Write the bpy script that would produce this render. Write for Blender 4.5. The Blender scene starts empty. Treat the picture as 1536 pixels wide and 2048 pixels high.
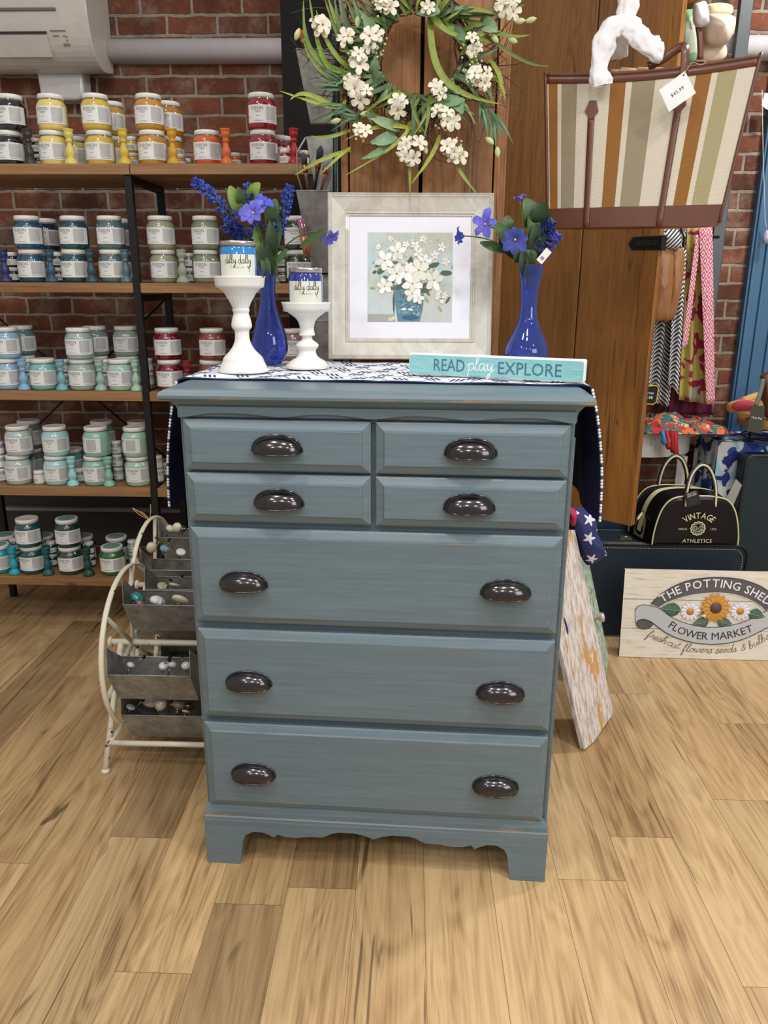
import bpy, math, random
from mathutils import Vector, Matrix, noise as mn
C = bpy.context.scene.collection
sc = bpy.context.scene
PI = math.pi
V = Vector
# ------------------------------------------------------------------ camera
FPX = 1540.0                                   # focal length in pixels of the 1536x2048 frame
CAM = V((0.07509, -1.61937, 1.42774))
PITCH, YAW, ROLL = 0.288679, 0.03249, 0.003907
fwd = V((-math.sin(YAW)*math.cos(PITCH), math.cos(YAW)*math.cos(PITCH), -math.sin(PITCH)))
rgt0 = V((math.cos(YAW), math.sin(YAW), 0)); up0 = rgt0.cross(fwd)
rgt = rgt0*math.cos(ROLL) + up0*math.sin(ROLL); upv = -rgt0*math.sin(ROLL) + up0*math.cos(ROLL)
cd = bpy.data.cameras.new('camera'); cam = bpy.data.objects.new('camera', cd); C.objects.link(cam)
cd.sensor_fit = 'VERTICAL'; cd.sensor_height = 36; cd.lens = FPX/2048*36; cd.clip_start = .05
M = Matrix((rgt, upv, -fwd)).transposed().to_4x4(); M.translation = CAM; cam.matrix_world = M
sc.camera = cam
# ------------------------------------------------------------------ world, lights, exposure
sc.view_settings.view_transform = 'Standard'; sc.view_settings.look = 'None'
sc.view_settings.gamma = 1; sc.view_settings.use_curve_mapping = False
sc.view_settings.exposure = 0.0
w = bpy.data.worlds.new('world'); sc.world = w; w.use_nodes = True
w.node_tree.nodes['Background'].inputs[0].default_value = (1, .97, .93, 1)
w.node_tree.nodes['Background'].inputs[1].default_value = .42
def area(name, loc, size, power, target=None, col=(1, .96, .9), spread=PI, sy=None):
    l = bpy.data.lights.new(name, 'AREA'); l.shape = 'RECTANGLE' if sy else 'DISK'; l.size = size
    if sy: l.size_y = sy
    l.energy = power; l.color = col; l.spread = spread
    o = bpy.data.objects.new(name, l); C.objects.link(o); o.location = loc
    d = (V(target) - V(loc)) if target else V((0, 0, -1))
    o.rotation_euler = d.to_track_quat('-Z', 'Y').to_euler()
    return o
for i, (x, y, p) in enumerate([(-1.5, -1.9, 26), (-.75, -.75, 22), (.15, -1.2, 26), (1.1, -.9, 26), (1.9, -1.7, 28), (-.2, -3.0, 34), (1.2, -3.2, 30), (-1.5, -3.4, 26),
                               (1.85, .95, 62), (-.95, .45, 9)]):
    area('ceiling_spot', (x, y, 3.15), .22, p*.62, None, (1, .97, .93))
area('cool_side_light', (2.6, -2.6, 2.2), 1.6, 40, (.2, .4, .8), (.93, .97, 1), sy=1.4)  # unseen broad cool area lamp, right of and behind the camera
# ------------------------------------------------------------------ pixel -> world helpers (metres, on real planes)
def ray(px, py): return fwd + rgt*((px-768)/FPX) - upv*((py-1024)/FPX)
def at(px, py, Y):
    d = ray(px, py); return CAM + d*((Y-CAM.y)/d.y)
def atz(px, py, Z=0):
    d = ray(px, py); return CAM + d*((Z-CAM.z)/d.z)
def mpp(P): return (V(P)-CAM).dot(fwd)/FPX
# ------------------------------------------------------------------ materials
def lin(c):
    r = []
    for x in c[:3]:
        x = x/255.0; r.append(x/12.92 if x <= .04045 else ((x+.055)/1.055)**2.4)
    return (r[0], r[1], r[2], 1)
class N:
    def __init__(s, name):
        s.m = bpy.data.materials.new(name); s.m.use_nodes = True; s.t = s.m.node_tree
        s.b = s.t.nodes['Principled BSDF']; s.geo = None
    def n(s, typ, ins=None, **kw):
        nd = s.t.nodes.new(typ)
        for k, v in kw.items(): setattr(nd, k, v)
        for k, v in (ins or {}).items(): s.set(nd.inputs[k], v)
        return nd
    def set(s, inp, v):
        if isinstance(v, bpy.types.NodeSocket): s.t.links.new(v, inp)
        elif isinstance(v, bpy.types.Node): s.t.links.new(v.outputs[0], inp)
        else:
            try: inp.default_value = v
            except Exception: inp.default_value = v[:3]
    def math(s, op, a, b=None, c=None):
        nd = s.n('ShaderNodeMath', operation=op); s.set(nd.inputs[0], a)
        if b is not None: s.set(nd.inputs[1], b)
        if c is not None: s.set(nd.inputs[2], c)
        return nd.outputs[0]
    def coord(s, scale=(1, 1, 1), rot=(0, 0, 0), loc=(0, 0, 0), src='Object'):
        tc = s.n('ShaderNodeTexCoord'); mp = s.n('ShaderNodeMapping', {'Vector': tc.outputs[src], 'Scale': scale, 'Rotation': rot, 'Location': loc})
        return mp.outputs[0]
    def noise(s, vec, scale=5, detail=4, rough=.55, dist=0):
        return s.n('ShaderNodeTexNoise', {'Vector': vec, 'Scale': scale, 'Detail': detail, 'Roughness': rough, 'Distortion': dist}).outputs[0]
    def ramp(s, fac, stops, interp='LINEAR'):
        nd = s.n('ShaderNodeValToRGB', {'Fac': fac}); cr = nd.color_ramp; cr.interpolation = interp
        while len(cr.elements) < len(stops): cr.elements.new(.5)
        for e, (p, c) in zip(cr.elements, stops):
            e.position = p; e.color = c if len(c) == 4 else lin(c)
        return nd.outputs[0]
    def mix(s, fac, a, b, mode='MIX'):
        nd = s.n('ShaderNodeMix', data_type='RGBA', blend_type=mode)
        s.set(nd.inputs[0], fac); s.set(nd.inputs[6], a); s.set(nd.inputs[7], b); return nd.outputs[2]
    def bump(s, h, strength=.3, dist=.002):
        nd = s.n('ShaderNodeBump', {'Height': h, 'Strength': strength, 'Distance': dist}); s.set(s.b.inputs['Normal'], nd.outputs[0])
    def out(s, col=None, rough=None, **k):
        if col is not None: s.set(s.b.inputs['Base Color'], col)
        if rough is not None: s.set(s.b.inputs['Roughness'], rough)
        for a, v in k.items(): s.set(s.b.inputs[a.replace('_', ' ')], v)
        return s.m
BW = lambda v: (v, v, v, 1)
cache = {}
def mat(name, col, rough=.5, metal=0, coat=0, var=.08, vs=20, bump=0, bs=200, spec=.5):
    if name in cache: return cache[name]
    g = N(name); co = g.coord()
    nz = g.noise(co, vs, 3)
    c = lin(col)
    f = g.ramp(nz, [(.3, BW(1-var)), (.7, BW(1.0))])
    g.out(g.mix(1.0, c, f, 'MULTIPLY'), rough, Metallic=metal, Coat_Weight=coat, Specular_IOR_Level=spec)
    if coat: g.out(Coat_Roughness=.06)
    if bump: g.bump(g.noise(co, bs, 2), bump, .001)
    cache[name] = g.m; return g.m
def attrmat(name, rough=.6, bump=0, bs=300, coat=0, vs=60, var=.1):
    g = N(name); a = g.n('ShaderNodeAttribute', attribute_name='Col')
    nz = g.noise(g.coord(), vs, 3)
    g.out(g.mix(1.0, a.outputs[0], g.ramp(nz, [(.3, BW(1-var)), (.7, BW(1.0))]), 'MULTIPLY'), rough, Coat_Weight=coat)
    if bump: g.bump(g.noise(g.coord(), bs, 2), bump, .001)
    return g.m
def wood(name, light, dark, axis='x', rough=.5, grain=1.0, knots=True, attr=False, rings=.5, bumps=.15, rot=(0, 0, 0), coat=0):
    g = N(name); tc = g.n('ShaderNodeTexCoord'); vec = tc.outputs['Object']
    if rot != (0, 0, 0): vec = g.n('ShaderNodeMapping', {'Vector': vec, 'Rotation': rot}).outputs[0]
    at_ = g.n('ShaderNodeAttribute', attribute_name='Col')
    off = g.n('ShaderNodeVectorMath', {0: g.n('ShaderNodeAttribute', attribute_name='Rnd').outputs[1], 1: (7.1, 3.3, 5.7)}, operation='MULTIPLY').outputs[0]
    vec = g.n('ShaderNodeVectorMath', {0: vec, 1: off}, operation='ADD').outputs[0]
    def st(k, l):
        s = {'x': (l, k, k), 'y': (k, l, k), 'z': (k, k, l)}[axis]
        return g.n('ShaderNodeMapping', {'Vector': vec, 'Scale': s}).outputs[0]
    n1 = g.noise(st(6, .9), 1.0, 3, .55, .6)
    ring = g.math('SINE', g.math('MULTIPLY', n1, 75.0))
    fib = g.noise(st(170, 3.5), 1.0, 3, .6)
    fine = g.noise(st(60, 1.2), 1.0, 4, .7, .4)
    wide = g.noise(st(7, .8), 1.0, 2)
    t = g.math('ADD', g.math('MULTIPLY', ring, .10*rings), g.math('MULTIPLY', g.math('SUBTRACT', fib, .5), .9*grain))
    t = g.math('ADD', t, g.math('MULTIPLY', g.math('SUBTRACT', fine, .5), .9*grain))
    t = g.math('ADD', g.math('ADD', t, g.math('MULTIPLY', g.math('SUBTRACT', wide, .5), 1.0)), .5)
    col = g.ramp(t, [(.1, dark), (.42, tuple((a*.7+b*.3) for a, b in zip(light, dark))), (.75, light)])
    if knots:
        kn = g.noise(st(9, 2.2), 1.0, 2, .5, 1.5)
        km = g.ramp(kn, [(.69, BW(0)), (.76, BW(1))])
        col = g.mix(g.math('MULTIPLY', km, .75), col, lin(tuple(a*.5 for a in dark)))
        crk = g.noise(st(45, 1.6), 1.0, 2, .4, .8)
        km2 = g.ramp(crk, [(.70, BW(0)), (.74, BW(1))])
        col = g.mix(g.math('MULTIPLY', km2, .65), col, lin(tuple(a*.55 for a in dark)))
    if attr: col = g.mix(1.0, col, at_.outputs[0], 'MULTIPLY')
    g.out(col, rough, Coat_Weight=coat)
    g.bump(g.math('ADD', fib, ring if rings > .6 else fine), bumps, .001)
    return g.m
# ------------------------------------------------------------------ mesh builder
class MB:
    def __init__(s): s.v = []; s.f = []; s.m = []; s.s = []; s.c = []; s.hc = False; s.r = []
    def add(s, vs, fs, m=0, sm=False, col=None, T=None, rnd=0.0):
        o = len(s.v)
        for v in vs:
            v = V(v); s.v.append(T @ v if T else v)
        for f in fs:
            s.f.append([o+i for i in f]); s.m.append(m); s.s.append(sm); s.c.append(col or (1, 1, 1, 1)); s.r.append(rnd)
        if col or rnd: s.hc = True
        return s
    def box(s, c, d, m=0, T=None, col=None, rnd=0.0, rz=0):
        x, y, z = d[0]/2, d[1]/2, d[2]/2
        vs = [V((a*x, b*y, e*z)) for a in (-1, 1) for b in (-1, 1) for e in (-1, 1)]
        if rz:
            R = Matrix.Rotation(rz, 3, 'Z'); vs = [R @ v for v in vs]
        vs = [v+V(c) for v in vs]
        return s.add(vs, [(0, 1, 3, 2), (4, 6, 7, 5), (0, 4, 5, 1), (2, 3, 7, 6), (0, 2, 6, 4), (1, 5, 7, 3)], m, False, col, T, rnd)
    def tube(s, pts, r, seg=8, m=0, cap=True, closed=False, col=None, sm=True, T=None, flat=1.0):
        pts = [V(p) for p in pts]; n = len(pts)
        rs = r if isinstance(r, (list, tuple)) else [r]*n
        tg = []
        for i in range(n):
            a = pts[(i-1) % n] if closed or i > 0 else pts[i]; b = pts[(i+1) % n] if closed or i < n-1 else pts[i]
            d = (b-a); tg.append(d.normalized() if d.length > 1e-9 else V((0, 0, 1)))
        up = V((0, 0, 1)) if abs(tg[0].z) < .9 else V((0, 1, 0))
        nx = (up - tg[0]*up.dot(tg[0])).normalized(); vs = []
        for i in range(n):
            nx = nx - tg[i]*nx.dot(tg[i])
            nx = nx.normalized() if nx.length > 1e-6 else tg[i].orthogonal().normalized()
            bx = tg[i].cross(nx)
            for k in range(seg):
                a = 2*PI*k/seg; vs.append(pts[i] + nx*(math.cos(a)*rs[i]*flat) + bx*(math.sin(a)*rs[i]))
        fs = []
        for i in range(n if closed else n-1):
            j = (i+1) % n
            for k in range(seg):
                l = (k+1) % seg; fs.append((i*seg+k, i*seg+l, j*seg+l, j*seg+k))
        if cap and not closed:
            fs.append(tuple(reversed(range(seg)))); fs.append(tuple((n-1)*seg+k for k in range(seg)))
        return s.add(vs, fs, m, sm, col, T)
    def lathe(s, prof, seg=32, m=0, c=(0, 0, 0), cap=True, a0=0, a1=2*PI, sm=True, T=None, col=None, mod=None):
        full = abs(a1-a0-2*PI) < 1e-6; k = seg if full else seg+1; vs = []; fs = []
        for (r, z) in prof:
            for i in range(k):
                a = a0+(a1-a0)*i/seg; rr = r*(mod(a, z) if mod else 1)
                vs.append((c[0]+rr*math.cos(a), c[1]+rr*math.sin(a), c[2]+z))
        for j in range(len(prof)-1):
            for i in range(seg):
                n = (i+1) % k
                fs.append((j*k+i, j*k+n, (j+1)*k+n, (j+1)*k+i))
        if cap and full:
            fs.append(tuple(reversed(range(k)))); fs.append(tuple((len(prof)-1)*k+i for i in range(k)))
        return s.add(vs, fs, m, sm, col, T)
    def prism(s, pts, d0, d1, m=0, plane='xz', T=None, col=None):
        n = len(pts)
        def P(p, d): return {'xz': (p[0], d, p[1]), 'xy': (p[0], p[1], d), 'yz': (d, p[0], p[1])}[plane]
        vs = [P(p, d0) for p in pts]+[P(p, d1) for p in pts]
        fs = [tuple(range(n)), tuple(reversed(range(n, 2*n)))]+[(i, n+i, n+(i+1) % n, (i+1) % n) for i in range(n)]
        return s.add(vs, fs, m, False, col, T)
    def grid(s, P, nu, nv, m=0, sm=True, thick=0, colf=None, mf=None, T=None):
        vs = [V(P(i/nu, j/nv)) for j in range(nv+1) for i in range(nu+1)]
        for j in range(nv):
            for i in range(nu):
                a = j*(nu+1)+i; q = (a, a+1, a+nu+2, a+nu+1)
                s.add([vs[k] for k in q], [(0, 1, 2, 3)], mf(i, j) if mf else m, sm, colf((i+.5)/nu, (j+.5)/nv) if colf else None, T)
        return s
    def rings(s, levels, hx, y0, y1, m=0, mf=None):
        """stack of rectangles: (outset, z); back edge y1 stays put"""
        vs = []
        for o, z in levels: vs += [(-hx-o, y0-o, z), (hx+o, y0-o, z), (hx+o, y1, z), (-hx-o, y1, z)]
        n = len(levels)
        for j in range(n-1):
            s.add([vs[k] for k in range(j*4, j*4+8)], [(i, (i+1) % 4, 4+(i+1) % 4, 4+i) for i in range(4)], mf(j) if mf else m)
        s.add(vs[:4], [(3, 2, 1, 0)], m); s.add(vs[-4:], [(0, 1, 2, 3)], m)
        return s
    def build(s, name, mats, parent=None, loc=None, rz=0, label=None, weld=False, bevel=0, kind=None, solid=0, sub=0, M=None):
        me = bpy.data.meshes.new(name); me.from_pydata([tuple(v) for v in s.v], [], s.f); me.update()
        for mt in (mats if isinstance(mats, (list, tuple)) else [mats]): me.materials.append(mt)
        me.polygons.foreach_set('material_index', s.m); me.polygons.foreach_set('use_smooth', s.s)
        if s.hc:
            ca = me.color_attributes.new('Col', 'FLOAT_COLOR', 'CORNER'); ra = me.attributes.new('Rnd', 'FLOAT_VECTOR', 'CORNER')
            cols = []; rr = []
            for i, p in enumerate(me.polygons):
                cols += list(s.c[i])*p.loop_total; rr += [s.r[i], s.r[i]*1.7, s.r[i]*.6]*p.loop_total
            ca.data.foreach_set('color', cols); ra.data.foreach_set('vector', rr)
        o = bpy.data.objects.new(name, me); C.objects.link(o)
        if parent: o.parent = parent
        if loc is not None: o.location = loc
        if rz: o.rotation_euler.z = rz
        if M is not None: o.matrix_world = M
        if label: o['label'] = label
        if kind: o['kind'] = kind
        if weld: x = o.modifiers.new('weld', 'WELD'); x.merge_threshold = 1e-5
        if solid: x = o.modifiers.new('solid', 'SOLIDIFY'); x.thickness = solid; x.offset = 0
        if bevel: x = o.modifiers.new('bevel', 'BEVEL'); x.width = bevel; x.segments = 3; x.limit_method = 'ANGLE'; x.angle_limit = .6; x.harden_normals = False
        if sub: x = o.modifiers.new('sub', 'SUBSURF'); x.levels = sub; x.render_levels = sub
        return o
def thing(name, label, cat, loc=(0, 0, 0), rz=0, group=None):
    o = bpy.data.objects.new(name, None); C.objects.link(o); o.location = loc; o.rotation_euler = (0, 0, rz)
    o.empty_display_size = .05; o['label'] = label; o['category'] = cat
    if group: o['group'] = group
    return o
def tag(o, label, cat, group=None):
    o['label'] = label; o['category'] = cat
    if group: o['group'] = group
    return o
def struct(o): o['kind'] = 'structure'; return o
def copy_tree(o, parent=None):
    c = o.copy(); C.objects.link(c); c.parent = parent
    for ch in list(o.children): copy_tree(ch, c)
    return c
_tc = {}
def text_geo(t, size=1, space=1.0, offset=0.0, shear=0, res=2):
    k = (t, space, offset, shear, res)
    if k not in _tc:
        cu = bpy.data.curves.new('t', 'FONT'); cu.body = t; cu.size = 1; cu.space_character = space; cu.offset = offset; cu.shear = shear
        cu.resolution_u = res; cu.align_x = 'CENTER'
        ob = bpy.data.objects.new('t', cu); me = bpy.data.meshes.new_from_object(ob)
        _tc[k] = ([tuple(v.co) for v in me.vertices], [tuple(p.vertices) for p in me.polygons])
        bpy.data.objects.remove(ob); bpy.data.curves.remove(cu); bpy.data.meshes.remove(me)
    vs, fs = _tc[k]
    return [(x*size, y*size) for x, y, z in vs], fs
def text_w(t, size, space=1.0, offset=0.0):
    vs, _ = text_geo(t, size, space, offset); return max(v[0] for v in vs)-min(v[0] for v in vs)
def put_text(mb, t, size, F, m=0, space=1.0, offset=0.0, shear=0, sx=1.0, col=None):
    """F maps (x,y) in the text plane to 3D"""
    vs, fs = text_geo(t, size, space, offset, shear)
    mb.add([F(x*sx, y) for x, y in vs], fs, m, False, col)
def arc_text(mb, t, size, cx, cy, R, a_mid, F, m=0, up=True, gap=1.0, offset=0, sx=1.0, ry=1.0, col=None):
    """letters along an arc; up=True curves over the top, F maps the plane to 3D"""
    ws = []
    for ch in t: ws.append((size*.34 if ch == ' ' else text_w(ch, size, 1, offset)*sx + size*.10)*gap)
    tot = sum(ws); s = -tot/2
    for ch, wd in zip(t, ws):
        c = s+wd/2; s += wd
        if ch == ' ': continue
        a = (a_mid - c/R) if up else (a_mid + c/R)
        rot = (a-PI/2) if up else (a+PI/2)
        px, py = cx+R*math.cos(a), cy+R*ry*math.sin(a)
        if ry != 1: rot = math.atan2(ry*math.cos(a), -math.sin(a)) + (PI if up else 0)
        vs, fs = text_geo(ch, size, 1, offset); h = size*.34; mnx = (max(v[0] for v in vs)+min(v[0] for v in vs))/2
        co, si = math.cos(rot), math.sin(rot)
        mb.add([F(px+((x-mnx)*sx)*co-(y-h)*si, py+((x-mnx)*sx)*si+(y-h)*co) for x, y in vs], fs, m, False, col)
# single-stroke handwriting (x-height = 1)
CUR = {
'a': (1.15, [[(.85, .8), (.5, 1), (.12, .7), (.1, .25), (.35, 0), (.7, .3), (.88, .95), (.85, .25), (1.0, 0), (1.2, .2)]]),
'b': (1.0, [[(0, .2), (.3, 1.2), (.4, 2.0), (.2, 2.1), (.1, 1.2), (.12, .2), (.4, 0), (.75, .3), (.7, .8), (.4, .9), (.15, .5)]]),
'c': (.95, [[(.8, .8), (.5, 1), (.12, .65), (.12, .25), (.4, 0), (.8, .1), (1.0, .3)]]),
'd': (1.15, [[(.85, .8), (.5, 1), (.12, .7), (.1, .25), (.35, 0), (.75, .3), (.95, 2.2)], [(.95, 2.2), (.88, 1), (.88, .2), (1.05, 0), (1.2, .2)]]),
'e': (.9, [[(.05, .4), (.55, .55), (.7, .85), (.45, 1), (.12, .65), (.15, .2), (.45, 0), (.95, .3)]]),
'f': (.8, [[(0, .3), (.45, 1.3), (.6, 2.0), (.42, 2.15), (.25, 1.5), (.2, 0), (.12, -.9), (.3, -.95), (.4, -.2), (.3, .3), (.8, .35)]]),
'h': (1.1, [[(0, .2), (.35, 1.4), (.35, 2.1), (.18, 2.0), (.12, 0)], [(.12, .1), (.35, .8), (.65, 1), (.75, .7), (.75, .15), (.95, 0), (1.15, .25)]]),
'i': (.55, [[(0, .3), (.25, 1), (.2, .2), (.35, 0), (.6, .3)], [(.28, 1.42), (.33, 1.5)]]),
'k': (1.0, [[(0, .2), (.35, 1.4), (.35, 2.1), (.18, 2.0), (.12, 0)], [(.15, .4), (.6, .95), (.7, .75), (.3, .5), (.7, .05), (1.0, .2)]]),
'l': (.6, [[(0, .3), (.4, 1.5), (.42, 2.15), (.22, 2.15), (.12, 1.2), (.15, .2), (.35, 0), (.65, .3)]]),
'o': (.95, [[(.5, 1), (.12, .7), (.12, .25), (.42, 0), (.75, .3), (.75, .75), (.45, 1), (.6, .8), (1.0, .85)]]),
'p': (1.05, [[(0, .4), (.25, 1), (.18, -.9)], [(.2, .5), (.5, 1), (.85, .75), (.8, .2), (.45, 0), (.2, .2)], [(.8, .2), (1.1, .2)]]),
'r': (.8, [[(0, .2), (.25, 1.1), (.3, .9), (.6, .9), (.5, .3), (.65, 0), (.85, .3)]]),
's': (.8, [[(0, .1), (.45, 1.1), (.5, .7), (.65, .25), (.4, 0), (.1, .1)], [(.4, 0), (.85, .3)]]),
't': (.7, [[(.3, 1.7), (.2, .3), (.4, 0), (.75, .3)], [(0, 1.15), (.65, 1.2)]]),
'u': (1.1, [[(0, .5), (.15, 1), (.12, .3), (.35, 0), (.65, .3), (.78, 1), (.75, .2), (.95, 0), (1.15, .3)]]),
'w': (1.25, [[(0, .6), (.15, 1), (.12, .3), (.3, 0), (.55, .3), (.6, .95), (.6, .3), (.8, 0), (1.05, .4), (1.05, 1), (1.3, .85)]]),
'y': (1.1, [[(0, .6), (.15, 1), (.15, .4), (.4, .1), (.7, .5), (.85, 1), (.75, 0), (.55, -.9), (.3, -1.0), (.3, -.7), (.9, .0), (1.15, .3)]]),
'&': (1.2, [[(.95, .1), (.3, 1.3), (.5, 1.6), (.65, 1.3), (.15, .6), (.2, .1), (.55, 0), (.95, .7)]]),
' ': (.6, [])}
def smooth(pts, k=4):
    out = []; n = len(pts)
    if n < 3: return list(pts)
    for i in range(n-1):
        p0 = pts[max(i-1, 0)]; p1 = pts[i]; p2 = pts[i+1]; p3 = pts[min(i+2, n-1)]
        for j in range(k):
            t = j/k
            out.append(tuple(.5*((2*b)+(-a+c)*t+(2*a-5*b+4*c-d)*t*t+(-a+3*b-3*c+d)*t**3) for a, b, c, d in zip(p0, p1, p2, p3)))
    out.append(tuple(pts[-1])); return out
def hand(mb, t, size, F, m=0, wid=.1, sx=1.0, slant=.15, center=True, k=3):
    """ribbon handwriting in a plane"""
    tot = sum(CUR[c][0] for c in t)*size*sx; x = -tot/2 if center else 0
    for ch in t:
        adv, st = CUR[ch]
        for pl in st:
            q = [(x+(px+slant*py)*size*sx, py*size) for px, py in smooth(pl, k)]
            ribbon2(mb, q, wid*size, F, m)
        x += adv*size*sx
    return tot
def ribbon2(mb, q, wd, F, m=0, col=None, closed=False):
    n = len(q); vs = []; h = wd/2
    for i in range(n):
        a = q[(i-1) % n] if closed or i > 0 else q[i]; b = q[(i+1) % n] if closed or i < n-1 else q[i]
        dx, dy = b[0]-a[0], b[1]-a[1]; L = math.hypot(dx, dy) or 1; nx, ny = -dy/L*h, dx/L*h
        vs += [F(q[i][0]+nx, q[i][1]+ny), F(q[i][0]-nx, q[i][1]-ny)]
    fs = [(2*i, 2*i+1, (2*i+3) % (2*n), (2*i+2) % (2*n)) for i in range(n if closed else n-1)]
    mb.add(vs, fs, m, False, col)
def blade(mb, pts, wd, nrm=(0, -1, 0), m=0, fold=.25, col=None):
    """leaf / grass blade: tapered folded ribbon along a 3D path; wd list or max width"""
    pts = [V(p) for p in pts]; n = len(pts); nrm = V(nrm)
    W = wd if isinstance(wd, (list, tuple)) else [wd*math.sin(PI*min(1, (i+.35)/(n-.4)))**.7 for i in range(n)]
    vs = []
    for i in range(n):
        d = (pts[min(i+1, n-1)]-pts[max(i-1, 0)]).normalized(); s_ = d.cross(nrm)
        s_ = s_.normalized() if s_.length > 1e-4 else V((1, 0, 0)); u = s_.cross(d)
        vs += [pts[i]-s_*W[i]/2+u*W[i]*fold, pts[i], pts[i]+s_*W[i]/2+u*W[i]*fold]
    fs = []
    for i in range(n-1):
        a = 3*i; fs += [(a, a+1, a+4, a+3), (a+1, a+2, a+5, a+4)]
    mb.add(vs, fs, m, True, col)
# ================================================================== SETTING
random.seed(4)
m_floor = wood('floor_oak', (202, 172, 127), (126, 94, 59), 'y', .38, .85, True, True, .95, .15)
def make_floor():
    mb = MB(); P0 = -.041; W = .168; L = 1.22
    joints = {-4: .09, -3: -.327, -1: -.072, 3: -.02, 4: .143, 5: .905, 6: .31, -6: -.017, -2: -1.35, 0: .35, 1: -.62, 2: .5, -5: .62, -7: .95, -8: .22, 7: -.5, -9: -.4, 8: .6}
    tone = {(-4, 1): (.56, .54, .52), (-2, 1): (.60, .57, .54), (-1, 1): (.62, .58, .54), (-8, 1): (.60, .57, .54), (-5, 1): (.86, .82, .78), (0, 1): (.82, .78, .72),
            (-6, 1): (.84, .80, .76), (4, 1): (.84, .80, .74), (2, 0): (1.02, 1.0, .98), (-9, 1): (.72, .68, .64), (-2, 2): (.8, .76, .7), (-7, 0): (.92, .88, .84)}
    for k in range(-19, 20):
        j0 = joints.get(k, random.uniform(-.6, .6))
        for q in range(-4, 3):
            y0 = j0+q*L; y1 = y0+L; y0c, y1c = max(y0, -4.2), min(y1, 2.02)
            if y1c <= y0c: continue
            x0 = P0+W*k; g = .0005
            t = tone.get((k, q+1)) or (lambda v, u: (v, v*u, v*u*u))(random.uniform(.86, 1.04), random.uniform(.955, 1.0))
            r = random.uniform(.1, 30)
            mb.add([(x0+g, y0c+g, 0), (x0+W-g, y0c+g, 0), (x0+W-g, y1c-g, 0), (x0+g, y1c-g, 0)], [(0, 1, 2, 3)], 0, False, t+(1,), None, r)
    mb.box((0, -1.1, -.021), (6.6, 6.3, .04), 1)
    struct(mb.build('floor', [m_floor, mat('seam', (112, 84, 54), .7)]))
make_floor()
def brick_mat():
    g = N('brick'); co = g.coord()
    sx = g.n('ShaderNodeSeparateXYZ', {0: co}); wob = g.noise(co, 9, 3)
    dx = g.math('MULTIPLY', g.math('SUBTRACT', wob, .5), .020)
    dz = g.math('MULTIPLY', g.math('SUBTRACT', g.noise(g.coord(loc=(3, 1, 7)), 11, 3), .5), .018)
    vec = g.n('ShaderNodeCombineXYZ', {0: g.math('ADD', sx.outputs[0], dx), 1: g.math('ADD', sx.outputs[2], dz)})
    b = g.n('ShaderNodeTexBrick', {'Vector': vec, 'Color1': lin((140, 80, 54)), 'Color2': lin((92, 50, 34)), 'Mortar': lin((172, 156, 138)), 'Scale': 1.0,
            'Mortar Size': .0078, 'Mortar Smooth': .35, 'Bias': -.1, 'Brick Width': .212, 'Row Height': .0755})
    big = g.noise(co, 2.6, 4, .6); fine = g.noise(co, 60, 5, .7)
    col = g.mix(1.0, b.outputs[0], g.ramp(fine, [(.25, BW(.62)), (.75, BW(1.12))]), 'MULTIPLY')
    eff = g.noise(g.coord(loc=(5, 2, 1)), 5.5, 6, .72)
    em = g.ramp(eff, [(.48, BW(0)), (.68, BW(1))])
    col = g.mix(g.math('MULTIPLY', em, .46), col, lin((190, 174, 156)))
    soot = g.ramp(g.noise(g.coord(loc=(1, 9, 4)), 7, 3), [(.35, BW(.62)), (.6, BW(1))])
    col = g.mix(1.0, col, soot, 'MULTIPLY')
    spl = g.ramp(g.noise(co, 95, 1, .3), [(.79, BW(0)), (.81, BW(1))])
    col = g.mix(g.math('MULTIPLY', g.math('MULTIPLY', spl, em), .8), col, lin((225, 220, 210)))
    g.out(col, .85)
    h = g.math('ADD', g.math('MULTIPLY', b.outputs[1], -1.0), g.math('MULTIPLY', fine, .5))
    g.bump(h, .9, .006)
    return g.m
WY = 2.0
mb = MB(); mb.box((0, WY+.06, 1.6), (6.6, .12, 3.4)); struct(mb.build('wall_back', brick_mat()))
m_white = mat('white_plastic', (208, 206, 204), .35, 0, .2)
mb = MB(); mb.box((-1.0, WY-.012, .30), (3.2, .024, .26), 0); mb.box((-1.0, WY-.03, .445), (3.2, .06, .02), 1); mb.box((-1.0, WY-.03, .36), (3.2, .06, .015), 1); mb.box((-1.0, WY-.006, .52), (3.2, .012, .14), 2)
struct(mb.build('baseboard_back', [mat('heater_dark', (52, 50, 50), .5), mat('heater_grey', (140, 140, 142), .4), mat('board_tan', (150, 128, 108), .6)]))
mb = MB(); mb.tube([(-2.6, WY-.03, .905), (.2, WY-.03, .905)], .010, 12); struct(mb.build('trim_1', mat('conduit', (150, 150, 152), .35, .7)))
# line-set pipe cover running along the wall
mb = MB(); pr = []
for i in range(13):
    a = -PI/2+PI*i/12; pr.append((WY-.012-.075*math.cos(a)**.6 if abs(math.cos(a)) > 1e-6 else WY-.012, 2.352+.044*math.sin(a)))
mb.prism([(WY-.004, 2.308)]+pr+[(WY-.004, 2.396)], -1.19, 1.9, 0, 'yz')
for f in range(len(mb.s)): mb.s[f] = len(mb.f[f]) == 4
tag(mb.build('pipe_cover', mat('pipe_white', (206, 202, 206), .4)), 'long off-white rounded pipe cover running across the top of the brick wall', 'pipe')
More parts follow.
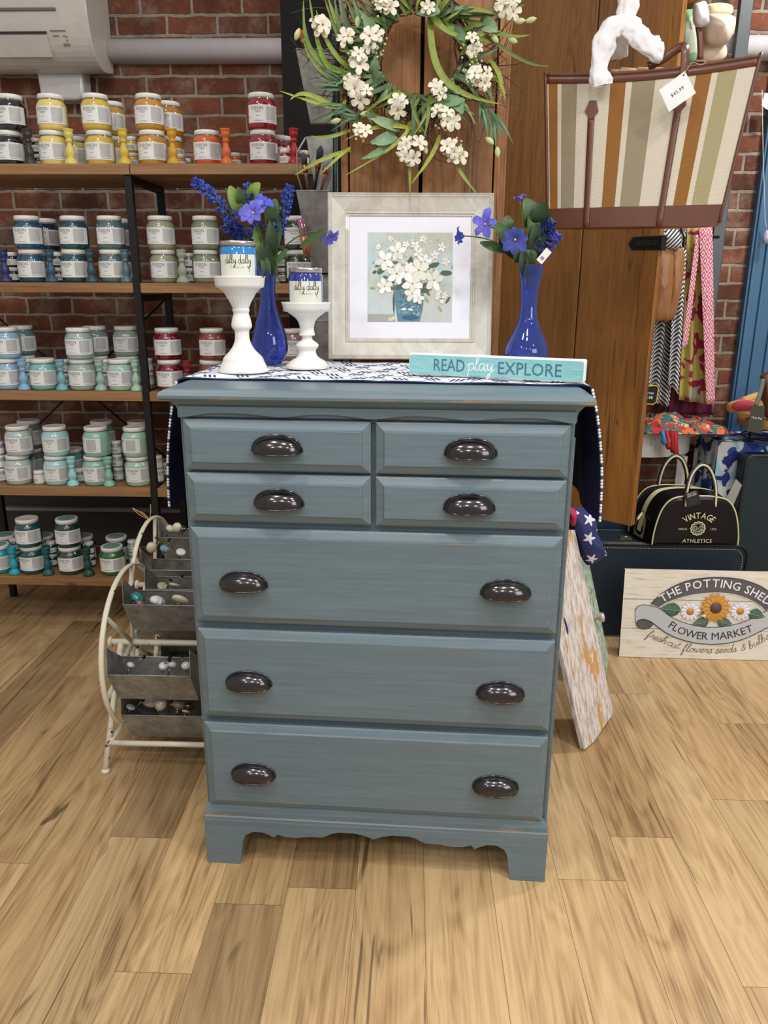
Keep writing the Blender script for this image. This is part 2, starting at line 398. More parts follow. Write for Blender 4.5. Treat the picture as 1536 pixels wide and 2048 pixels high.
# air conditioner
ac = thing('air_conditioner', 'white wall-mounted air conditioner at the top left above the paint jars', 'air conditioner', (-1.19, WY-.012, 2.27))
prof = [(0, .5), (0, .0), (-.10, -.018), (-.16, -.004), (-.205, .035), (-.235, .10), (-.25, .2), (-.25, .5)]
mb = MB(); mb.prism(smooth(prof[1:], 3)+[(0, .5)], -1.0, 0, 0, 'yz'); m_ac = mat('ac_white', (206, 200, 192), .35, 0, .2)
mb.build('housing', m_ac, ac, bevel=.006)
mb = MB(); mb.prism([(-.20, .02), (-.237, .085), (-.242, .083), (-.206, .015)], -.95, -.17, 0, 'yz'); mb.prism([(-.236, .09), (-.2385, .096), (-.2435, .094), (-.241, .087)], -.95, -.17, 1, 'yz')
mb.build('louver', [m_ac, mat('slot', (50, 46, 42), .6)], ac)
mb = MB(); mb.prism([(-.249, .162), (-.256, .163), (-.256, .172), (-.249, .171)], -.95, -.12, 0, 'yz'); mb.build('front_seam', mat('seam_grey', (110, 105, 98), .5), ac)
mb = MB()
for (a, b, z, h) in ((-.155, -.095, .098, .003), (-.15, -.125, .082, .003), (-.11, -.10, .082, .003), (-.098, -.092, .079, .004), (-.10, -.094, .068, .004), (-.115, -.09, .055, .008)):
    yy = -.2375-(z-.1)*.35+.0; mb.box(((a+b)/2, -.2395+(.1-z)*.45 if z < .1 else -.2395, z), (b-a, .004, h), 0)
mb.build('indicator_marks', mat('ac_grey', (128, 120, 112), .5), ac)
bx = at(129, 165, WY-.05)
jb = MB(); jb.prism([(-.098, .068), (.098, .068), (.094, -.055), (.07, -.075), (-.05, -.075), (-.09, -.06)], -.05, .045, 0)
tag(jb.build('conduit_box', m_white, loc=(bx.x, WY-.045, bx.z), bevel=.012), 'white plastic conduit box on the brick wall under the air conditioner', 'box')
mb = MB(); mb.box(((-.46+.06)/2, 1.885, 1.6), (.52, .02, 2.7)); tag(mb.build('black_panel', mat('black_board', (6, 6, 7), .8)), 'tall flat black panel against the brick wall behind the right end of the shelves', 'panel')

# ================================================================== DRESSER
def dresser_paint(name='dresser_paint', worn=False):
    g = N(name); co = g.coord()
    st = g.n('ShaderNodeMapping', {'Vector': co, 'Scale': (1.5, 6, 34)}).outputs[0]
    br = g.noise(st, 4, 4, .6); big = g.noise(co, 2.5, 2)
    col = g.ramp(br, [(.3, (90, 107, 115)), (.7, (101, 120, 129))])
    col = g.mix(1.0, col, g.ramp(big, [(.3, BW(.92)), (.7, BW(1.04))]), 'MULTIPLY')
    if worn:
        wv = g.n('ShaderNodeMapping', {'Vector': co, 'Scale': (4.5, 30, 30)}).outputs[0]
        wm = g.ramp(g.noise(wv, 2.2, 4, .6), [(.55, BW(0)), (.66, BW(1))])
        col = g.mix(g.math('MULTIPLY', wm, .7), col, lin((160, 120, 84)))
    g.out(col, .42, Coat_Weight=.15, Coat_Roughness=.3); g.bump(br, .08, .001)
    return g.m
m_dp = dresser_paint(); m_dw = dresser_paint('dresser_rub', True)
m_bronze = mat('oil_bronze', (70, 65, 67), .19, .95, .6, .03)
DR = thing('dresser', 'tall blue-grey painted chest of drawers with dark cup pulls, standing mid-floor', 'dresser', (0, 0, 0), -.043157)
DZ = 1.213; DD = .585
mb = MB(); mb.box((0, .004+DD/2, .655), (.846, DD-.008, 1.07)); mb.build('carcass', m_dp, DR, bevel=.003)
# face frame wear strips on the right stile
mb = MB(); mb.box((.4225, .0, .62), (.0022, .004, 1.0)); mb.build('worn_edge', m_dw, DR)
mb = MB(); mb.rings([(.006, 1.186), (.018, 1.188), (.030, 1.190), (.0345, 1.194), (.035, 1.200), (.032, 1.2065), (.024, 1.211), (.014, 1.213)], .42, 0, DD, 0, lambda j: 1 if j in (2, 3) else 0)
mb.build('top', [m_dp, m_dw], DR)
mb = MB(); mb.rings([(.001, 1.150), (.004, 1.153), (.004, 1.166), (.006, 1.174), (.012, 1.182), (.016, 1.188)], .42, 0, DD, 0); mb.build('cornice', m_dp, DR)
ap = [(-.421, 1.175), (-.421, 1.150)]+smooth([(-.402, 1.152), (-.344, 1.160), (-.268, 1.159), (-.199, 1.1535), (-.129, 1.160), (-.067, 1.159), (0, 1.1525), (.070, 1.160), (.136, 1.159), (.201, 1.1535), (.272, 1.159), (.346, 1.160), (.404, 1.152)], 4)+[(.421, 1.150), (.421, 1.175)]
ap = [(x, z) for x, z in ap]
mb = MB(); mb.prism(ap, -.0125, .002, 0); mb.build('scalloped_apron', m_dp, DR, bevel=.0015)
def drawer(x0, x1, z0, z1, label, pulls, px_wear=0):
    cx, cz = (x0+x1)/2, (z0+z1)/2; hx, hz = (x1-x0)/2, (z1-z0)/2
    mb = MB(); vs = []
    lv = [(0, .003), (0, -.010), (.003, -.0125), (.017, -.0195), (.019, -.0225), (.021, -.0230)]
    for ins, y in lv: vs += [(-hx+ins, y, -hz+ins), (hx-ins, y, -hz+ins), (hx-ins, y, hz-ins), (-hx+ins, y, hz-ins)]
    for j in range(len(lv)-1):
        mb.add([vs[k] for k in range(j*4, j*4+8)], [(i, (i+1) % 4, 4+(i+1) % 4, 4+i) for i in range(4)], 1 if j in (1, 4) else 0)
    mb.add(vs[-4:], [(0, 1, 2, 3)], 0); mb.add(vs[:4], [(3, 2, 1, 0)], 0)
    o = mb.build('drawer', [m_dp, m_dw], DR, loc=(cx, 0, cz))
    for (px, pz) in pulls: cup_pull(o, px-cx, pz-cz)
    return o
_pull = []
def cup_pull(parent, x, z):
    if _pull:
        r = _pull[0].copy(); C.objects.link(r); r.parent = parent; r.location = (x, -.0230, z); return
    a, b, d = .0525, .034, .030; mb = MB(); nu, nv = 36, 14; z0 = -.016
    def P(u, v):
        U = PI*u; W_ = PI/2*v*1.06; k = max(0, math.sin(U))**.78
        return (-a*math.cos(U)*(1-.03*math.sin(W_)), -.001-d*k*math.sin(W_)**.9, z0+b*k*math.cos(W_))
    mb.grid(P, nu, nv, 0, True)
    ring = [(-(a+.0012)*math.cos(PI*i/32), -.0015, z0+(b+.0014)*max(0, math.sin(PI*i/32))**.78) for i in range(33)]
    mb.tube(ring, .0019, 8); rim = [P(i/32, 1) for i in range(33)]; mb.tube(rim, .0013, 8)
    o = mb.build('cup_pull', m_bronze, parent, loc=(x, -.0230, z), weld=True, solid=.0012); _pull.append(o)
drawer(-.411, -.0055, 1.036, 1.147, 0, [(-.205, 1.0985)]); drawer(.0055, .411, 1.036, 1.147, 0, [(.206, 1.0985)])
drawer(-.411, -.0055, .919, 1.029, 0, [(-.205, .979)]); drawer(.0055, .411, .919, 1.029, 0, [(.207, .979)])
for z0, z1, pz in ((.675, .904, .786), (.427, .657, .537), (.178, .410, .288)): drawer(-.411, .411, z0, z1, 0, [(-.2925, pz), (.2935, pz)])
mb = MB(); mb.rings([(.0085, .128), (.0085, .140), (.006, .143), (.0065, .156), (.003, .166), (-.001, .173), (-.004, .174)], .42, -.004, DD, 0, lambda j: 1 if j in (2, 4) else 0); mb.build('base_moulding', [m_dp, m_dw], DR)
wv = [(-.428, .132), (-.428, 0), (-.343, 0), (-.3365, .035), (-.3325, .070), (-.324, .089), (-.304, .100), (-.281, .100), (-.262, .092), (-.252, .086), (-.242, .096), (-.222, .090), (-.196, .089), (-.160, .094), (-.131, .094), (-.121, .098), (-.103, .108), (-.085, .112), (-.046, .112), (-.02, .106), (0, .097)]
pl = wv+[(-x, z) for x, z in reversed(wv[:-1])]
mb = MB(); mb.prism(pl, -.013, .010, 0); mb.build('scalloped_plinth', m_dp, DR, bevel=.0012)
for s_ in (-1, 1):
    mb = MB(); mb.prism([(-.012, .132), (-.012, 0), (.085, 0), (.095, .07), (.13, .095), (DD-.13, .095), (DD-.095, .07), (DD-.085, 0), (DD, 0), (DD, .132)], s_*.412, s_*.428, 0, 'yz'); mb.build('side_plinth', m_dp, DR)
def dl(x, y, z):                                 # dresser-local -> world
    c, s_ = math.cos(-.043157), math.sin(-.043157); return V((c*x-s_*y, s_*x+c*y, z))

# ================================================================== SHELVING
SZ = [1.832, 1.426, 1.022, .637, .249]; SF, SB = 1.33, 1.72; BT = .036
m_shelf = wood('shelf_wood', (158, 118, 76), (82, 54, 30), 'x', .45, .9, True, False, .5, .12)
m_blackmetal = mat('black_metal', (20, 20, 22), .45, .3)
def shelving(name, label, x0, x1, posts, boards_top, right_gap):
    t = thing(name, label, 'shelving', ((x0+x1)/2, (SF+SB)/2, 0)); ox, oy = (x0+x1)/2, (SF+SB)/2
    L = lambda x, y, z: (x-ox, y-oy, z)
    for k, z in enumerate(SZ):
        a, b = boards_top if k == 0 else (x0+.014, x1-.014)
        mb = MB(); mb.box(L((a+b)/2, oy, z-BT/2), (b-a, SB-SF+(.02 if k == 0 else 0), BT), 0, rnd=random.uniform(1, 9)); mb.build('shelf_board', m_shelf, t, bevel=.002)
    for x in posts:
        for y in (SF+.012, SB-.012):
            mb = MB(); mb.box(L(x, y, (SZ[0]-BT)/2), (.026, .026, SZ[0]-BT)); mb.build('post', m_blackmetal, t, bevel=.002)
        for z in (SZ[0]-BT-.013, SZ[1]-BT-.02, SZ[3]-BT-.02, .19):
            mb = MB(); mb.box(L(x, oy, z), (.02, SB-SF-.05, .024)); mb.build('crossbar', m_blackmetal, t)
    if right_gap:
        for (xa, za, xb, zb) in ((x0, SZ[1]-.05, x1, SZ[3]-.02), (x0, SZ[3]-.02, x1, SZ[1]-.05)):
            mb = MB(); mb.tube([L(xa, SB+.004, za), L(xb, SB+.004, zb)], .004, 8); mb.build('brace_rod', m_blackmetal, t)
    return t
shelving('shelving_unit', 'left black-framed shelving unit with wooden boards holding rows of paint jars', -1.80, -.944, (-1.787, -.944), (-1.82, -.932), True)
shelving('shelving_unit', 'narrower black-framed shelving unit partly hidden behind the dresser and blue flowers', -.944, -.265, (-.278,), (-.9295, -.255), False)

# ---- jars
def label_art():
    g = N('label_grey'); nz = g.noise(g.coord(), 900, 2, .8); g.out(g.ramp(nz, [(.4, (150, 150, 150)), (.6, (206, 206, 206))]), .5); return g.m
m_lab = mat('label_white', (226, 226, 224), .5, var=.02); m_labtxt = mat('label_ink', (92, 92, 94), .6, var=.02); m_labgrey = label_art()
m_lid = mat('lid_white', (232, 230, 224), .35, 0, .2, .02)
JR = .0525
def jar_proto():
    b = MB(); b.lathe([(.044, 0), (.0485, .0025), (.0505, .008), (JR-.001, .016), (JR, .022), (JR, .076), (.0515, .083), (.0475, .091), (.0435, .096), (.0422, .0985)], 36)
    b.lathe([(.0422, .0985), (.0415, .1035)], 36, 1, cap=False)
    l = MB(); l.lathe([(.0432, .1025), (.0447, .1035), (.0447, .115), (.0435, .1178), (.041, .1183), (.039, .1176), (.001, .1174)], 36)
    rr = JR+.0006
    def F(x, y, o=0): a = x/rr-PI/2; return ((rr+o)*math.cos(a), (rr+o)*math.sin(a), y)
    s = MB(); a0, a1 = -.046, .082
    s.grid(lambda u, v: F(a0+(a1-a0)*u, .0185+.058*v), 22, 1, 0)
    s.grid(lambda u, v: F(.024+.040*u, .0275+.044*v, .0002), 8, 1, 1)
    put_text(s, 'FUSION', .0150, lambda x, y: F(x-.009, y+.0605, .0004), 2, 1.0, .002, 0, .88)
    for (x0, x1, y) in ((-.018, .006, .0565), (-.014, .003, .0525), (-.012, .0, .041), (-.02, .010, .025), (.026, .058, .0235), (-.043, -.034, .035)):
        s.grid(lambda u, v: F(x0+(x1-x0)*u, y+.0011*v, .0004), 4, 1, 2)
    return b, l, s
_b, _l, _s = jar_proto()
m_gap = mat('jar_neck', (120, 120, 118), .15, 0, .6)
cols = {}
def paint(c):
    if c not in cols:
        g = N('jar_paint'); g.out(lin(c), .22, Coat_Weight=1.0, Coat_Roughness=.04); cols[c] = g.m
    return cols[c]
def mk(o, mt, slot=0):
    o.material_slots[slot].link = 'OBJECT'; o.material_slots[slot].material = mt
_J = {}
def jar(x, y, z, col, rot, label, group, tinted_lid=None):
    t = thing('paint_jar', label, 'paint jar', (x, y, z), rot, group)
    if 'b' not in _J:
        _J['b'] = _b.build('jar_body', [paint(col), m_gap], t).data; _J['l'] = _l.build('lid', m_lid, t).data; _J['s'] = _s.build('paper_label', [m_lab, m_labgrey, m_labtxt], t).data
        for ch in t.children:
            if ch.name.startswith('jar_body'): mk(ch, paint(col))
    else:
        for nm, k in (('jar_body', 'b'), ('lid', 'l'), ('paper_label', 's')):
            o = bpy.data.objects.new(nm, _J[k]); C.objects.link(o); o.parent = t
            if k == 'b': mk(o, paint(col))
    if tinted_lid:
        mb = MB(); mb.lathe([(.0005, .1186), (.034, .1186)], 30, cap=False); mb.build('lid_sticker', mat('sticker%d' % tinted_lid[0], tinted_lid, .5), t)
    return t
def small(x, y, z, col, label, group, rot=0):
    t = thing('sample_jar', label, 'paint jar', (x, y, z), rot, group)
    if 'sb' not in _J:
        b = MB(); b.lathe([(.019, 0), (.0215, .003), (.022, .007), (.022, .034), (.0195, .039), (.018, .041)], 24)
        l = MB(); l.lathe([(.0185, .0405), (.0202, .041), (.0202, .0535), (.019, .0548), (.001, .0548)], 24)
        s = MB(); rr = .0224
        s.grid(lambda u, v: (rr*math.cos(-PI/2-1.3+3.0*u), rr*math.sin(-PI/2-1.3+3.0*u), .008+.022*v), 12, 1, 0)
        s.grid(lambda u, v: ((rr+.0002)*math.cos(-PI/2-.7+1.2*u), (rr+.0002)*math.sin(-PI/2-.7+1.2*u), .013+.012*v), 6, 1, 1)
        _J['sb'] = b.build('jar_body', paint(col), t).data; _J['sl'] = l.build('lid', m_lid, t).data; _J['ss'] = s.build('paper_label', [m_lab, m_labgrey], t).data
        for ch in t.children:
            if ch.name.startswith('jar_body'): mk(ch, paint(col))
    else:
        for nm, k in (('jar_body', 'sb'), ('lid', 'sl'), ('paper_label', 'ss')):
            o = bpy.data.objects.new(nm, _J[k]); C.objects.link(o); o.parent = t
            if k == 'sb': mk(o, paint(col))
    return t
def candlestick(x, y, z, col, label):
    o = None
    if 'cs' not in _J:
        mb = MB(); mb.lathe([(.0225, 0), (.0235, .003), (.0235, .008), (.021, .011), (.0205, .014), (.018, .018), (.0125, .022), (.0125, .026), (.0155, .034), (.0165, .041), (.0155, .050), (.0105, .062), (.0085, .070), (.0085, .074), (.0125, .077), (.0125, .081), (.0095, .084), (.0115, .089), (.0155, .096), (.0165, .101), (.0155, .105), (.0160, .112), (.0180, .115), (.0180, .118), (.0145, .118), (.0125, .111), (.0008, .110)], 24)
        o = mb.build('candlestick', mat('cs0', col, .45)); _J['cs'] = o.data
    else:
        o = bpy.data.objects.new('candlestick', _J['cs']); C.objects.link(o)
    mk(o, mat('wood_paint_%d_%d_%d' % col, col, .42)); o.location = (x, y, z)
    return tag(o, label, 'candlestick', 'painted wooden candlesticks between the jars')
SN = ['top', 'second', 'third', 'fourth', 'bottom']
def X(px, k, Y): return at(px, [322, 565, 781, 972, 1150][k]-30, Y).x
G = 'paint jars on the shelves'; GS = 'small sample jars on the shelves'
FY = 1.40
# (shelf, px lower, px upper or None, colour name, rgb)   front-row pint jars
front = [
 (0, 20, 20, 'black', (22, 20, 28)), (0, 107, 103, 'pale yellow', (226, 200, 110)), (0, 200, 192, 'golden yellow', (206, 174, 64)), (0, 305, 298, 'mustard', (190, 136, 36)),
 (0, 415, None, 'orange', (206, 92, 40)), (0, 526, 523, 'crimson red', (142, 20, 30)),
 (1, 65, 57, 'ocean blue', (30, 74, 100)), (1, 151, 147, 'dark teal', (26, 70, 80)), (1, 226, 221, 'slate grey-blue', (82, 104, 112)),
 (1, 328, 322, 'stone beige', (150, 150, 124)), (1, 413, 411, 'sage green', (122, 132, 108)), (1, 597, 593, 'forest green', (44, 60, 40)),
 (2, 17, 12, 'sky blue', (138, 176, 202)), (2, 88, None, 'turquoise', (120, 178, 182)), (2, 165, 159, 'pale grey-green', (152, 172, 164)), (2, 242, None, 'pale aqua', (160, 192, 180)),
 (2, 340, 334, 'deep wine red', (110, 12, 32)), (2, 424, 424, 'terracotta', (128, 62, 58)), (2, 592, 590, 'dusty pink', (150, 116, 110)),
 (3, 38, 36, 'misty white', (176, 188, 186)), (3, 115, 110, 'icy aqua', (160, 206, 208)), (3, 193, 192, 'mint', (140, 184, 166)), (3, 277, 270, 'light seafoam', (158, 192, 170)),
 (4, 0, None, 'bright turquoise', (36, 142, 156)), (4, 66, 56, 'deep teal', (12, 72, 78)), (4, 142, 134, 'dark green', (18, 56, 50)), (4, 226, None, 'grass green', (44, 100, 52))]
for (k, pl_, pu, nm, c) in front:
    y = FY + (.012 if k < 2 else 0)
    st = pu is not None
    rot = random.uniform(-.12, .08)
    if (k, pl_) in ((3, 193), (3, 277)) : ru = -.9
    else: ru = random.uniform(-.12, .1)
    lid = (120, 160, 146) if k == 4 and nm != 'deep teal' else None
    jar(X(pl_, k, y), y, SZ[k]+.0005, c, rot, ('%s paint jar, lower one of the front stack on the %s shelf' if st else '%s paint jar standing alone in the front row of the %s shelf') % (nm, SN[k]), G, None if st else lid)
    if st: jar(at(pu, [322, 565, 781, 972, 1150][k]-100, y).x, y+random.uniform(-.004, .004), SZ[k]+.1195, c, ru, '%s paint jar, upper one of the front stack on the %s shelf' % (nm, SN[k]), G, lid)
BY = 1.53
back = [  # shelf, px, levels, description, rgb; shaded and shadowed tones carry back-row shade in the paint
 (0, 150, 1, 'shaded pale yellow', (196, 176, 100)), (0, 227, 2, 'shaded golden', (176, 138, 40)), (0, 340, 2, 'shaded mustard', (176, 116, 26)), (0, 562, 1, 'shaded red', (120, 18, 26)),
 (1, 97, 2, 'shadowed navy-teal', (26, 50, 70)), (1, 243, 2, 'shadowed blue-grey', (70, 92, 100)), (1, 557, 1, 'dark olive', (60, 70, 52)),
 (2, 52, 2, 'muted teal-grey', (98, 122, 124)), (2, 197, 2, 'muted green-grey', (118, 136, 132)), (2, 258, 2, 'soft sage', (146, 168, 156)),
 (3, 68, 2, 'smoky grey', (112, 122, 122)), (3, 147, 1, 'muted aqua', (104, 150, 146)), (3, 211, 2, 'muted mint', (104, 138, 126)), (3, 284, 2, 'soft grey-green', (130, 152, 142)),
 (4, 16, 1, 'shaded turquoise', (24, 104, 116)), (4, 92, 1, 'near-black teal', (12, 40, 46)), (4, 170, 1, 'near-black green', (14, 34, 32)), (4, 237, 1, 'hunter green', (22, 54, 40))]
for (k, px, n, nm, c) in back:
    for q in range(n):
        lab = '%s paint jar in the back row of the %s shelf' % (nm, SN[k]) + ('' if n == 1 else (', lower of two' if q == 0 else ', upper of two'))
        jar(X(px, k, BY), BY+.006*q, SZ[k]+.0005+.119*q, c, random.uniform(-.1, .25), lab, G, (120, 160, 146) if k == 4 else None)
smalls = [  # shelf, px, Y, levels, where, rgb
 (0, 73, 1.50, 2, 'black', 'behind the charcoal candlestick', (30, 26, 32)), (0, 264, 1.47, 2, 'yellow', 'behind the yellow candlestick', (206, 168, 60)), (0, 358, 1.50, 1, 'mustard', 'right of the mustard candlestick', (190, 134, 40)),
 (0, 369, 1.60, 1, 'amber', 'at the back right of the mustard candlestick', (170, 110, 40)), (0, 470, 1.47, 1, 'orange', 'right of the orange candlestick', (196, 84, 36)), (0, 571, 1.385, 1, 'red', 'left of the red candlestick', (150, 20, 30)), (0, 606, 1.42, 1, 'red', 'right of the red candlestick', (140, 20, 28)),
 (1, 27, 1.46, 2, 'navy', 'right of the navy candlestick', (22, 24, 70)), (1, 118, 1.46, 2, 'deep teal', 'right of the blue candlestick', (22, 52, 62)), (1, 380, 1.50, 2, 'sage', 'right of the sage candlestick', (104, 112, 96)), (1, 566, 1.43, 2, 'olive', 'left of the forest green jars', (70, 76, 60)),
 (2, 59, 1.46, 2, 'grey-blue', 'right of the light blue candlestick', (118, 144, 156)), (2, 133, 1.46, 2, 'teal', 'right of the turquoise candlestick', (90, 136, 138)), (2, 213, 1.46, 2, 'grey', 'right of the pale green candlestick', (146, 160, 156)), (2, 298, 1.52, 2, 'pale', 'behind the black post', (166, 178, 172)), (2, 366, 1.50, 1, 'wine', 'left of the dark red candlestick', (80, 20, 28)),
 (3, 3, 1.42, 3, 'lavender', 'at the far left end', (150, 146, 168)), (3, 77, 1.385, 1, 'white', 'between the misty white and icy aqua jars', (206, 206, 200)), (3, 160, 1.43, 1, 'teal', 'right of the aqua candlestick', (96, 140, 138)), (3, 168, 1.53, 1, 'grey-green', 'behind and right of the aqua candlestick', (90, 120, 116)), (3, 237, 1.46, 3, 'mint', 'right of the mint candlestick', (140, 166, 152)), (3, 316, 1.44, 2, 'pale green', 'right of the black post', (160, 186, 170)), (3, 329, 1.55, 1, 'dark mint', 'at the back, right of the black post', (100, 150, 126)),
 (4, 34, 1.50, 2, 'teal', 'behind the turquoise candlestick', (24, 100, 104)), (4, 106, 1.47, 2, 'deep teal', 'right of the deep teal candlestick', (16, 50, 56)), (4, 181, 1.47, 2, 'dark green', 'right of the dark green candlestick', (20, 44, 40)), (4, 268, 1.50, 2, 'pale green', 'behind the white wheel rim', (150, 178, 150))]
for (k, px, y, n, nm, wh, c) in smalls:
    for q in range(n):
        lv = '' if n == 1 else [', bottom one', ', second one up', ', third one up'][q]
        small(X(px, k, y), y, SZ[k]+.0005+.0555*q, c, 'small %s sample jar %s, %s shelf%s' % (nm, wh, SN[k], lv), GS, random.uniform(-.5, .3))
sticks = [(0, 57, 'charcoal', (44, 46, 44)), (0, 139, 'pale yellow', (216, 198, 104)), (0, 247, 'yellow', (206, 176, 62)), (0, 345, 'mustard', (204, 150, 36)), (0, 452, 'orange', (214, 104, 46)), (0, 588, 'red', (160, 26, 30)),
 (1, 9, 'navy', (36, 42, 96)), (1, 101, 'blue', (46, 76, 98)), (1, 182, 'dark teal', (44, 72, 82)), (1, 252, 'grey-blue', (84, 108, 118)), (1, 364, 'sage', (150, 158, 136)), (1, 548, 'olive', (110, 116, 98)),
 (2, 46, 'light blue', (130, 170, 202)), (2, 122, 'turquoise', (116, 166, 178)), (2, 200, 'pale green', (146, 176, 166)), (2, 272, 'mint-green', (160, 196, 172)), (2, 375, 'dark red', (124, 28, 32)),
 (3, 144, 'aqua', (156, 208, 208)), (3, 217, 'mint', (134, 184, 164)), (4, 26, 'turquoise', (34, 156, 176)), (4, 94, 'deep teal', (14, 88, 88)), (4, 175, 'dark green', (20, 64, 54))]
for (k, px, nm, c) in sticks:
    y = 1.362
    candlestick(X(px, k, y), y, SZ[k]+.0005, c, '%s painted turned-wood candlestick on the %s shelf' % (nm, SN[k]))
# ================================================================== RUNNER
m_cloth = mat('runner_white', (222, 224, 230), .85, var=.04, bump=.2, bs=700); m_navy = mat('runner_navy', (16, 22, 66), .85); m_line = mat('runner_ink', (52, 62, 104), .85); m_line2 = mat('runner_grey', (128, 138, 160), .85)
HXR = .456; RY0, RY1 = .10, .545; DROP = .30
def run_pt(s, t, off=0.0):
    """s metres from the middle along x, t 0..1 front to back"""
    y = RY0+.035*(1-min(1, max(0, (s+.45)/.9)))+(RY1-RY0-.035*(1-min(1, max(0, (s+.45)/.9))))*t
    a = abs(s); sg = 1 if s >= 0 else -1; r = .014
    if a < HXR: x, z, nx, nz = a, DZ+.0045+.0012*math.sin(a*31+t*9), 0, 1
    elif a < HXR+r*PI/2:
        q = (a-HXR)/r; x, z, nx, nz = HXR+r*math.sin(q), DZ+.0045-r*(1-math.cos(q)), math.sin(q), math.cos(q)
    else:
        d = a-HXR-r*PI/2; x, z, nx, nz = HXR+r+.035*(1-math.exp(-d*9))+.007*math.sin(t*9+d*6)*min(1, d*6), DZ+.0045-r-d, 1, 0
        z -= .0
    return V((sg*(x+nx*off), y, z+nz*off))
run = thing('table_runner', 'white runner with navy trellis pattern and navy lining draped across the dresser top', 'table runner', (0, 0, 0), -.043157)
SE = HXR+.022+DROP
mb = MB(); NU = 90
def s_of(u): return -SE+2*SE*u
mb.grid(lambda u, v: run_pt(s_of(u), v), NU, 10, 0); mb.grid(lambda u, v: run_pt(s_of(u), v, -.002), NU, 10, 1)
mb.grid(lambda u, v: run_pt(s_of(u), 0, -.004+.005*v)+V((0, -.001-.0015*math.sin(PI*v), 0)), NU, 2, 1)
mb.grid(lambda u, v: run_pt(s_of(u), 1, -.002+.002*v), NU, 1, 1)
L_ = RY1-RY0
def RF(off): return lambda x, y: run_pt(x, max(0.0, min(1.0, y/L_)), off)
pitch, row = .112, .150
for i in range(-9, 10):
    for j in range(0, 8):
        cx = i*pitch+(.0 if j % 2 else pitch/2); cy = j*row*.5+.012
        if abs(cx) > SE-.02 or cy > L_-.01: continue
        for q in (-1, 0, 1):
            for sgn in (-1, 1):
                x0 = cx+q*.0115; a_ = .014*(1 if (i+j) % 2 else -1)
                y0, y1 = cy+sgn*.008, cy+sgn*.044
                if y1 < .002 or y1 > L_: continue
                ribbon2(mb, [(x0+a_*sgn*.2, y0), (x0+a_*sgn, y1)], .0056, RF(.0009), 2)
        for sgn in (-1, 1):
            for o_ in (-.005, .005):
                p = [(cx+sgn*.019, cy+o_), (cx+sgn*(pitch*.5-.018), cy+o_), (cx+sgn*(pitch*.5-.004), cy+row*.5-.05+o_)]
                if p[-1][1] < L_: ribbon2(mb, p, .0022, RF(.0009), 3)
# beaded edge on the hanging sides
for sg in (-1, 1):
    k = 0; d = HXR+.02
    while d < SE:
        p = run_pt(sg*d, 0, 0); mb.lathe([(.0005, -.004), (.0032, -.002), (.0032, .002), (.0005, .004)], 6, 2 if k % 4 == 3 else 0, (p.x, p.y-.002, p.z)); d += .0072; k += 1
mb.build('runner_cloth', [m_cloth, m_navy, m_line, m_line2], run)

# ================================================================== OBJECTS ON THE DRESSER
ZT = DZ+.0075                                    # top of the cloth
m_ped = N('pedestal_white'); co = m_ped.coord(); nz = m_ped.noise(co, 45, 3, .6); edge = m_ped.ramp(m_ped.noise(m_ped.coord(scale=(1, 1, 2.2)), 38, 2), [(.71, BW(0)), (.735, BW(1))])
m_ped.out(m_ped.mix(edge, m_ped.mix(1.0, lin((226, 224, 218)), m_ped.ramp(nz, [(.3, BW(.92)), (.7, BW(1))]), 'MULTIPLY'), lin((84, 48, 30))), .4); m_ped = m_ped.m
m_pedc = mat('pedestal_clean', (228, 226, 221), .4, var=.04)
def lathe_px(cx, Y, pts, zb=None, pyb=None):
    """(py, half width px) -> (radius, z) at plane Y; zb pins the lowest row to a height"""
    out = []
    for py, hw in pts: P = at(cx, py, Y); out.append((hw*mpp(P), P.z))
    dz = (zb-out[-1][1]) if zb is not None else 0
    z0 = out[-1][1]; zt = out[0][1]
    return [(r, zb+(z-z0)*((zt-zb)/(zt-z0))) for r, z in reversed(out)] if zb is not None else list(reversed(out))
def pedestal(cx, Y, prof, label, flute, worn):
    x = at(cx, prof[-1][0], Y).x; P = lathe_px(cx, Y, prof, ZT); t = thing('candle_pedestal', label, 'candle holder', (x, Y, ZT), 0, None)
    P = [(r, z-ZT) for r, z in P]; zs = P[-1][1]
    i0 = worn; low = P[:i0]; 
    mb = MB(); fl = (lambda a, z: 1+.035*math.cos(a*20)*max(0, min(1, (z-zs*.70)/(zs*.1)))) if flute else None
    mb.lathe([(.0005, 0)]+smooth(low, 4), 80, 0, cap=False, mod=fl); mb.build('stem', [m_pedc], t)
    top = P[i0-1:]; mb = MB(); mb.lathe(top+[(top[-1][0]*.96, top[-1][1]), (top[-1][0]*.94, top[-1][1]-.006), (.0005, top[-1][1]-.006)], 64, 0, cap=False); mb.build('tray', m_ped, t)
    mb = MB(); r = low[0][0]; mb.lathe([(r+.0003, .000), (r+.0012, .002), (r+.0008, .006), (r-.0005, .009)], 64, 0, cap=False); mb.build('foot_rim', m_ped, t)
    return x, zs-.006+ZT
p1 = [(552, 52), (556, 50.5), (570, 48.5), (575, 47.5), (577, 42), (583, 35), (592, 28.5), (602, 23), (612, 18.5), (619, 16), (620.5, 17.2), (625, 16.4), (629, 15.2), (636, 17), (644, 19), (652, 20.3), (658, 19.6), (663, 15.5), (668, 14.2), (684, 15), (697, 20), (707, 27), (717, 36.5), (722, 39.5), (727, 41), (736, 45), (744, 48.5), (748, 50)]
px1, pz1 = pedestal(488, .27, p1, 'tall white turned candle pedestal with fluted top, holding the light blue candle', True, 22)
